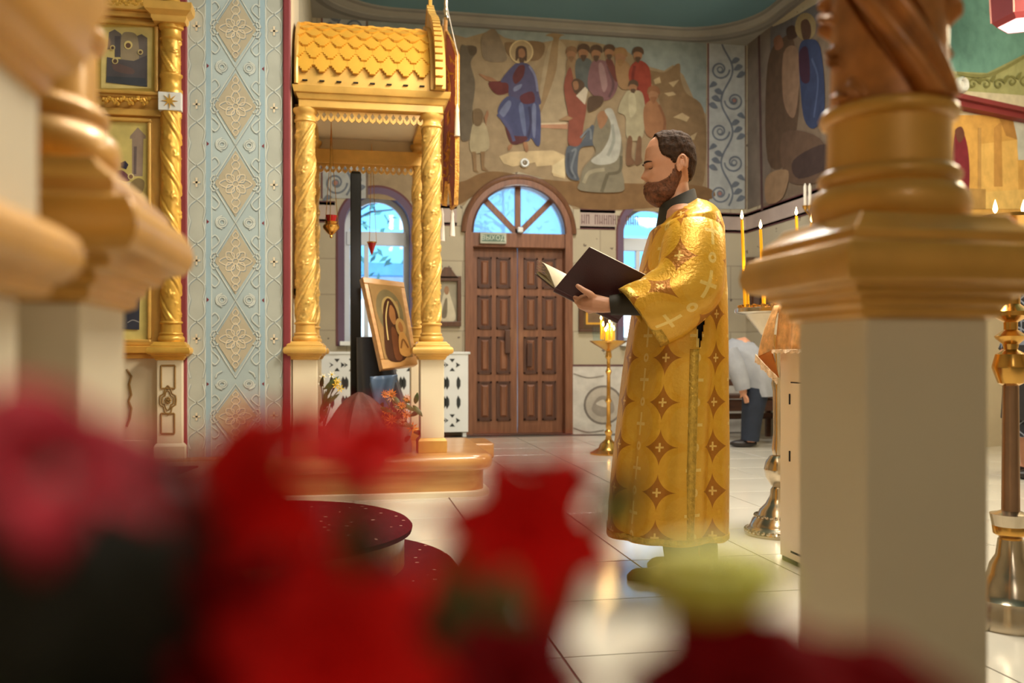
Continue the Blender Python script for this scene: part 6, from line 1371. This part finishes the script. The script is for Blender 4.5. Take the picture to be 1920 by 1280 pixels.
# brows, eyelids
for sg in (1, -1):
    mb = MB(); mb.tube([headpt(308-1.5*sin(PI*t), sg*(.14+.6*t), .002) for t in [k/8 for k in range(9)]], [.0015, .0035, .004, .0042, .004, .0035, .003, .002, .001], 8); mb.build('eyebrow', HAIRM, pr)
    mb = MB(); mb.tube([headpt(318.5+1.2*sin(PI*t), sg*(.28+.32*t), .0014) for t in [k/6 for k in range(7)]], .0013, 6); mb.build('eyelash_line', mat('lash', (60, 34, 26), .7), pr)
# --- cassock: collar, inner body, cuff
def ell(c, rx, ry, n=40, tilt=0., ph=0.): return [Vector((c.x+rx*cos(2*PI*j/n), ry*sin(2*PI*j/n), c.z+tilt*cos(2*PI*j/n))) for j in range(n)]
K = PDEP/FPX
mb = MB(); mb.rings([ell(L(1274, 420), 46*K, .13, tilt=-.035), ell(L(1270, 398), 38*K, .088, tilt=-.04), ell(L(1270, 371), 33*K, .070, tilt=-.032), ell(L(1270, 369), 31*K, .066, tilt=-.032), ell(L(1270, 384), 30*K, .066, tilt=-.032)], cap0=False, cap1=False); mb.build('collar', mat('olive_black_cloth', (44, 36, 22), .7, 0, .3, 20), pr, smooth=60)
mb = MB(); mb.rings([ell(L((a+c)/2, y), (c-a)/2*K, w_) for a, c, y, w_ in ((1246, 1320, 400, .14), (1232, 1345, 430, .18), (1215, 1348, 520, .185), (1206, 1348, 600, .19), (1196, 1346, 700, .2), (1180, 1344, 850, .215), (1172, 1342, 960, .22))]); mb.build('cassock', CASS, pr, smooth=60)
for (w0, el, yo) in ((WR, EL, 1), (WR2, EL2, -1)):
    d = (el-w0).normalized(); mb = MB(); mb.tube([w0+d*-.004, w0+d*.05, w0+d*.12, w0+d*.2], [.038, .043, .05, .06], 20); mb.build('cassock_cuff', mat('olive_black_cloth', (44, 36, 22), .7), pr, smooth=60)
# --- vestment body
RB_ = [(374, 1248, 1306, .085), (380, 1243, 1322, .13), (390, 1238, 1334, .18), (404, 1233, 1343, .212), (430, 1222, 1351, .222), (480, 1207, 1355, .215), (540, 1194, 1357, .21), (600, 1184, 1357, .215), (650, 1177, 1357, .225), (700, 1170, 1357, .235), (760, 1163, 1357, .245), (820, 1156, 1357, .255), (900, 1147, 1357, .265), (960, 1142, 1357, .27), (997, 1140, 1356, .272)]
def rsec(py):
    for k in range(len(RB_)-1):
        if RB_[k][0] <= py <= RB_[k+1][0]:
            t = (py-RB_[k][0])/(RB_[k+1][0]-RB_[k][0]); t2 = t; return [RB_[k][i]*(1-t2)+RB_[k+1][i]*t2 for i in (1, 2, 3)]
    return RB_[-1][1:]
def robept(py, a, off=0.):
    f, bk, hw = rsec(py); c = L((f+bk)/2, py); rx = (bk-f)/2*K; e = .82
    ca, sa = cos(a), sin(a); x = rx*math.copysign(abs(ca)**e, ca); y = hw*math.copysign(abs(sa)**e, sa)
    g_ = sst((py-480)/420); fold_ = g_*(.016*sin(5*a+.6)+.011*sin(9*a+1.3+py*.004)+.004*sin(17*a)) + .005*sin(3*a+py*.02)*sst((py-420)/100)*(1-g_)
    tl_ = sst((440-py)/60)*.075*(.5+.5*ca); n = Vector((ca, sa, 0)); p = Vector((c.x+x, y, c.z-tl_))+n*(fold_*(.35+.65*abs(sa))+off); return p
NA = 240; ys = [374, 377, 380, 384, 388, 393, 398, 404]+[404+4.0*k for k in range(1, 149)]; ys = [y for y in ys if y <= 997]+[997]
mb = MB(); mb.uv = []; vs = []
for py in ys:
    for j in range(NA+1):
        a = 2*PI*j/NA; p = robept(py, a); vs.append(p); mb.uv.append((a*.255+.03, p.z+.055))
fs = []
for i in range(len(ys)-1):
    for j in range(NA):
        am_ = 2*PI*(j+.5)/NA; ym = (ys[i]+ys[i+1])/2
        # side opening below the arm (both sides): leaf-shaped gap that shows the cassock
        hit = False
        for ctr in (PI/2+.20, 3*PI/2-.20):
            if 560 < ym < 655 and abs(am_-ctr) < .10*min(1, (655-ym)/60.): hit = True
        if not hit: fs.append((i*(NA+1)+j, i*(NA+1)+j+1, (i+1)*(NA+1)+j+1, (i+1)*(NA+1)+j))
mb.add(vs, fs); robe = mb.build('vestment', BROCM, pr, smooth=80, solid=.004)
# braid: hem, side seams, neck
def braid(path, wd, nm='braid', out_=None):
    m_ = MB(); n = len(path); Lf = []; Rt = []
    for (p, nrm, tv) in path: s_ = nrm.cross(tv).normalized()*(wd/2); Lf.append(p+s_); Rt.append(p-s_)
    m_.add(Lf+Rt, [(i, i+1, i+1+n, i+n) for i in range(n-1)]); return m_.build(nm, TRIM, pr, smooth=80, solid=.003)
for ctr in (PI/2+.10, 3*PI/2-.10):
    braid([(robept(py, ctr, .0045), Vector((0, math.copysign(1, sin(ctr)), 0)), Vector((0, 0, -1))) for py in [655+6.*k for k in range(57)]], .034)
braid([(robept(990, 2*PI*j/NA, .004), Vector((cos(2*PI*j/NA), sin(2*PI*j/NA), 0)), Vector((-sin(2*PI*j/NA), cos(2*PI*j/NA), 0))) for j in range(NA+1)], .022)
# --- wide sleeves
def sleeve(sg):
    S = [ # centre px,py,yo ; ring axis given by up/side radii and direction
     (L(1298, 424, .075*sg), Vector((0, .85*sg, -.55)), .10, .09),
     (L(1300, 448, .155*sg), Vector((.0, .55*sg, -.83)), .116, .10),
     (L(1298, 500, .215*sg), Vector((.08, .12*sg, -1)), .128, .09),
     (L(1288, 530, .228*sg), Vector((.30, .05*sg, -.95)), .138, .095),
     (L(1268, 555, .232*sg), Vector((.5, 0, -.85)), .142, .10),
     (L(1243, 573, .232*sg), Vector((.66, 0, -.75)), .140, .10),
     (L(1217, 586, .228*sg), Vector((.75, 0, -.66)), .136, .10),
     (L(1198, 594, .226*sg), Vector((.8, -.05*sg, -.58)), .134, .098)]
    # refine
    C_ = catmull([s[0] for s in S], 4, False); Dd = catmull([s[1] for s in S], 4, False); R1 = catmull([(s[2], s[3], 0) for s in S], 4, False)
    n = 56; m_ = MB(); m_.uv = []; vs = []; acc = 0; R_last = []
    for i, (c, d, r) in enumerate(zip(C_, Dd, R1)):
        if i: acc += (C_[i]-C_[i-1]).length
        d = d.normalized(); side = Vector((0, sg*1., 0)); side = (side-d*side.dot(d)).normalized(); up = d.cross(side)*sg
        t = i/(len(C_)-1); row = []
        for j in range(n+1):
            a = 2*PI*j/n; wr = 1+t*(.05*sin(3*a+5*t)+.03*sin(7*a+9*t))+.035*sst((t-.1)/.2)*sin(17*t+2*a+2*sin(a))*(1-.7*t)
            p = c+up*(r.x*wr*cos(a))+side*(r.y*wr*sin(a)); row.append(p); m_.uv.append((a*.115, acc*1.0+.04))
        vs += row; R_last = row
    k = n+1
    m_.add(vs, [(i*k+j, i*k+j+1, (i+1)*k+j+1, (i+1)*k+j) for i in range(len(C_)-1) for j in range(n)])
    m_.build('sleeve', BROCM, pr, smooth=80, solid=.004)
    d = (C_[-1]-C_[-3]).normalized(); b_ = MB(); inn = [p-d*.03 for p in R_last]
    cc = C_[-1]; o1 = [cc+(p-cc)*1.012 for p in R_last]; o2 = [cc-d*.035+(p-cc)*1.02 for p in R_last]
    b_.rings([o1, o2], False, False, False); b_.build('cuff_braid', TRIM, pr, smooth=80, solid=.003)
    # maroon lining disc deep in the sleeve
    b_ = MB(); b_.add([cc-d*.07+(p-cc)*.93 for p in R_last[:-1]], [tuple(range(n))]); b_.build('sleeve_lining', mat('maroon_lining', (70, 16, 18), .8), pr, smooth=0)
sleeve(1); sleeve(-1)
# --- shoes
SHOE = mat('dark_shoe', (34, 26, 24), .45, 0, .2, 15)
def shoe(toe_px, heel_px, yo):
    t_, h_ = L(toe_px, 0, yo).x, L(heel_px, 0, yo).x; rs = []
    for k in range(15):
        u = k/14; x = h_+(t_-h_)*u; wd = .043*(sin(PI*(u*.93+.04))**.45)*(1-.12*(u < .45)); hgt = (.10-.055*sst((u-.25)/.45))*(1 if u < .86 else 1-.55*((u-.86)/.14)**2)
        rs.append([Vector((x, yo+wd*cx_, max(.002, z*hgt))) for cx_, z in ((-1, 0), (-1.04, .15), (-.95, .5), (-.6, .92), (0, 1.02), (.6, .92), (.95, .5), (1.04, .15), (1, 0))])
    m_ = MB(); m_.rings(rs); m_.build('shoe', SHOE, pr, smooth=60)
    m_ = MB(); m_.lathe((h_+.07, yo, .06), [(.05, 0), (.058, .06), (.066, .14)], 18, sx=1.2); m_.build('trouser_leg', CASS, pr, smooth=60)
shoe(1176, 1310, .10); shoe(1214, 1345, -.10)
# ================================================================= BOOK (held)
bk = lthing('open_book', 'large open book with dark maroon cover held up by the man in gold', 'book', pbase, None, PI-TH)
COV = mat('maroon_book_cover', (62, 24, 28), .42, 0, .12, 12, bump=.15, bscale=200); PAGE = mat('book_page', (226, 210, 178), .7, 0, .06, 20)
d_ = SN0-SN1; wn_ = L(1105, 463, .20)-L(1040, 541, .10)      # near leaf: from spine to fore edge
def slab(o_, d, w_, th, nm, m_, inset=0.):
    nr = d.cross(w_).normalized(); o_ = o_+d*inset+w_*inset*.5; d2 = d*(1-2*inset); w2_ = w_*(1-inset*1.4); mb = MB()
    mb.prism([o_, o_+d2, o_+d2+w2_, o_+w2_], nr*th); return mb.build(nm, m_, bk, bev=.0015, smooth=0)
nin = d_.cross(wn_).normalized(); inside = 1 if nin.y < 0 else -1
slab(SN1, d_, wn_, .004*inside, 'cover', COV); slab(SN1+nin*.0045*inside, d_, wn_, .016*inside, 'page_block', PAGE, .02)
wf_ = L(1003, 511, -.12)-L(1040, 541, .08); SF = SN1+Vector((0, -.022, 0))
nf = d_.cross(wf_).normalized(); fin = 1 if nf.z > 0 else -1
slab(SF, d_, wf_, .004*-fin, 'cover', COV); slab(SF+nf*.001*fin, d_, wf_, .010*fin, 'page_block', PAGE, .02)
for k in range(5):     # lifted page leaves
    wv_ = wf_*(1-.02*k)+Vector((0, 0, .012+.012*k)); mb = MB(); o_ = SF+d_*.02; rs = [[o_+d_*(.96*i)+wv_*t+Vector((0, 0, .018*sin(PI*t)*(1+.2*k))) for t in [q/8 for q in range(9)]] for i in (0, 1)]
    mb.rings(rs, False, False, False); mb.build('page', PAGE, bk, smooth=60, solid=.0006)
mb = MB(); mb.tube([SN1+Vector((0, -.01, 0)), SN0+Vector((0, -.01, 0))], .013, 10); mb.build('spine', COV, bk)
# ================================================================= STOOPING PERSON IN GREY
D4 = 1496/(836-665.); gb = PD(1402, 836, D4); gb.z = 0
gp = lthing('person', 'stooping person in a loose grey shirt and dark trousers by the bench', 'person', gb, None, PI-TH)
def G(px, py, yo=0.): D = D4-yo; return Vector((-((px-CX)*D-(1402-CX)*D4)/FPX, yo, CAMH+(HY-py)*D/FPX))
m_ = MB()
for yo in (.1, -.1): m_.tube([G(1415, 735, yo), G(1408, 780, yo), G(1405, 828, yo)], [.10, .075, .055], 14)
m_.tube([G(1418, 725), G(1408, 680), G(1385, 660), G(1356, 660), G(1340, 668)], [.16, .17, .16, .10, .06], 18)
m_.ball(G(1326, 680), .1, 16, sc=(.95, .8, 1.15))
for yo in (.19, -.19):
    m_.tube([G(1370, 664, yo*.8), G(1386, 700, yo), G(1394, 738, yo)], [.06, .05, .035], 12)
    for q in range(4): m_.tube([G(1394, 736, yo), G(1396+q*2.2, 748, yo+.02*(q-1.5)), G(1397+q*2, 756, yo+.02*(q-1.5))], [.016, .011, .008], 8)
    m_.tube([G(1393, 736, yo), G(1388, 746, yo*1.05)], [.014, .009], 8)
ob = m_.build('body', SKIN, gp, smooth=80); rm = ob.modifiers.new('fuse', 'REMESH'); rm.mode = 'VOXEL'; rm.voxel_size = .009; rm.use_smooth_shade = True
SHIRT = mat('grey_shirt', (150, 152, 158), .8, 0, .15, 6); JEAN = mat('dark_denim', (30, 38, 54), .8, 0, .2, 10)
m_ = MB()
def lump(c, d, r1, r2, n=32, amp=.06, ph=0): 
    d = Vector(d).normalized(); s_ = Vector((0, 1, 0)); u = d.cross(s_).normalized()
    return [c+u*r1*(1+amp*sin(5*t+ph))*cos(t)+s_*r2*(1+amp*sin(7*t+ph))*sin(t) for t in [2*PI*j/n for j in range(n)]]
m_.rings([lump(G(1352, 664), (-1, 0, .1), .08, .12), lump(G(1372, 664), (-1, 0, .05), .15, .22), lump(G(1392, 674), (-.8, 0, -.4), .19, .25, ph=1), lump(G(1408, 694), (-.5, 0, -.9), .20, .25, ph=2), lump(G(1418, 718), (-.15, 0, -1), .19, .24, ph=2.5), lump(G(1424, 742), (.0, 0, -1), .14, .23, ph=3, amp=.1)]); m_.build('shirt', SHIRT, gp, smooth=70)
for yo in (.205, -.205):
    m_ = MB(); m_.tube([G(1366, 660, yo*.8), G(1376, 680, yo), G(1388, 708, yo), G(1393, 730, yo)], [.10, .095, .085, .07], 18); m_.build('shirt_sleeve', SHIRT, gp, smooth=70)
for yo in (.1, -.1):
    m_ = MB(); m_.tube([G(1418, 728, yo), G(1410, 780, yo), G(1406, 826, yo)], [.125, .10, .085], 18); m_.build('trouser_leg', JEAN, gp, smooth=70)
    m_ = MB(); m_.ball(G(1394, 833, yo)+Vector((0, 0, .01)), .07, 14, sc=(1.9, .75, .55)); m_.build('shoe', SHOE, gp)
m_ = MB(); m_.ball(G(1328, 676), .108, 16, sc=(.95, .85, 1.1)); m_.build('hair', HAIRM, gp)
# ================================================================= PERSON IN DARK DRESS (right edge)
D5 = 6.5; wb = PD(1936, 890, D5); wb.z = 0
wp = lthing('person', 'standing person in a black patterned dress beyond the gilt candelabrum', 'person', wb, None, PI-TH)
m_ = MB()
m_.rings([[Vector((a*cos(t), b_*sin(t), z)) for t in [2*PI*j/24 for j in range(24)]] for a, b_, z in ((.08, .1, .75), (.11, .16, .95), (.10, .14, 1.1), (.12, .18, 1.3), (.1, .2, 1.38), (.055, .06, 1.43), (.05, .05, 1.48), (.075, .06, 1.5), (.1, .075, 1.6), (.08, .065, 1.68), (.03, .03, 1.71))])
for yo in (.09, -.09): m_.tube([Vector((0, yo, .85)), Vector((0.01, yo, .45)), Vector((-.01, yo, .07))], [.09, .06, .04], 12); m_.ball(Vector((.05, yo, .04)), .045, 10, sc=(2.2, .9, .9))
for yo in (.2, -.2): m_.tube([Vector((0, yo*.9, 1.36)), Vector((-.02, yo*1.15, 1.1)), Vector((.08, yo*1.05, .9)), Vector((.12, yo*.95, .84))], [.05, .045, .036, .03], 12); [m_.tube([Vector((.11, yo*.95, .85)), Vector((.15+.004*q, yo*.9+.014*(q-1.5), .80)), Vector((.15, yo*.88+.014*(q-1.5), .77))], [.013, .010, .008], 8) for q in range(4)]; m_.tube([Vector((.12, yo*.92, .85)), Vector((.16, yo*.82, .82))], [.013, .009], 8)
ob = m_.build('body', SKIN, wp, smooth=80); rm = ob.modifiers.new('fuse', 'REMESH'); rm.mode = 'VOXEL'; rm.voxel_size = .008; rm.use_smooth_shade = True
DRESS = mat('black_patterned_cloth', (24, 26, 32), .8, 0, .2, 10); b = NB(DRESS)
vr = b.N.new('ShaderNodeTexVoronoi'); vr.feature = 'DISTANCE_TO_EDGE'; vr.inputs['Scale'].default_value = 14; b.L.new(b.coord(), vr.inputs['Vector'])
b.L.new(b.mix(b.m('LESS_THAN', vr.outputs['Distance'], .05), rgba((20, 22, 28)), rgba((120, 126, 136))), b.b.inputs['Base Color'])
m_ = MB(); m_.rings([[Vector((a*cos(t)*(1+.05*sin(6*t)), b_*sin(t)*(1+.05*sin(8*t)), z)) for t in [2*PI*j/40 for j in range(40)]] for a, b_, z in ((.17, .24, .3), (.16, .22, .6), (.15, .2, .9), (.13, .18, 1.05), (.16, .21, 1.25), (.14, .22, 1.38), (.07, .08, 1.44))]); m_.build('dress', DRESS, wp, smooth=70)
m_ = MB(); m_.rings([[Vector((a*cos(t), b_*sin(t), z)) for t in [2*PI*j/40 for j in range(40)]] for a, b_, z in ((.185, .255, .42), (.17, .23, .7), (.165, .215, .95))], cap0=False, cap1=False); m_.build('skirt', CASS, wp, smooth=70)
for yo in (.2, -.2): m_ = MB(); m_.tube([Vector((0, yo*.85, 1.37)), Vector((-.02, yo*1.15, 1.1)), Vector((.075, yo*1.06, .91))], [.075, .068, .055], 16); m_.build('dress_sleeve', DRESS, wp, smooth=70)
m_ = MB(); m_.rings([[Vector((a*cos(t)-.015, b_*sin(t), z)) for t in [2*PI*j/28 for j in range(28)]] for a, b_, z in ((.1, .11, 1.40), (.095, .085, 1.5), (.105, .09, 1.6), (.085, .075, 1.70), (.02, .02, 1.735))]); m_.build('headscarf', mat('grey_scarf', (120, 116, 120), .8), wp, smooth=70)
for yo in (.09, -.09): m_ = MB(); m_.ball(Vector((.05, yo, .035)), .05, 12, sc=(2.3, .95, .85)); m_.build('shoe', SHOE, wp)
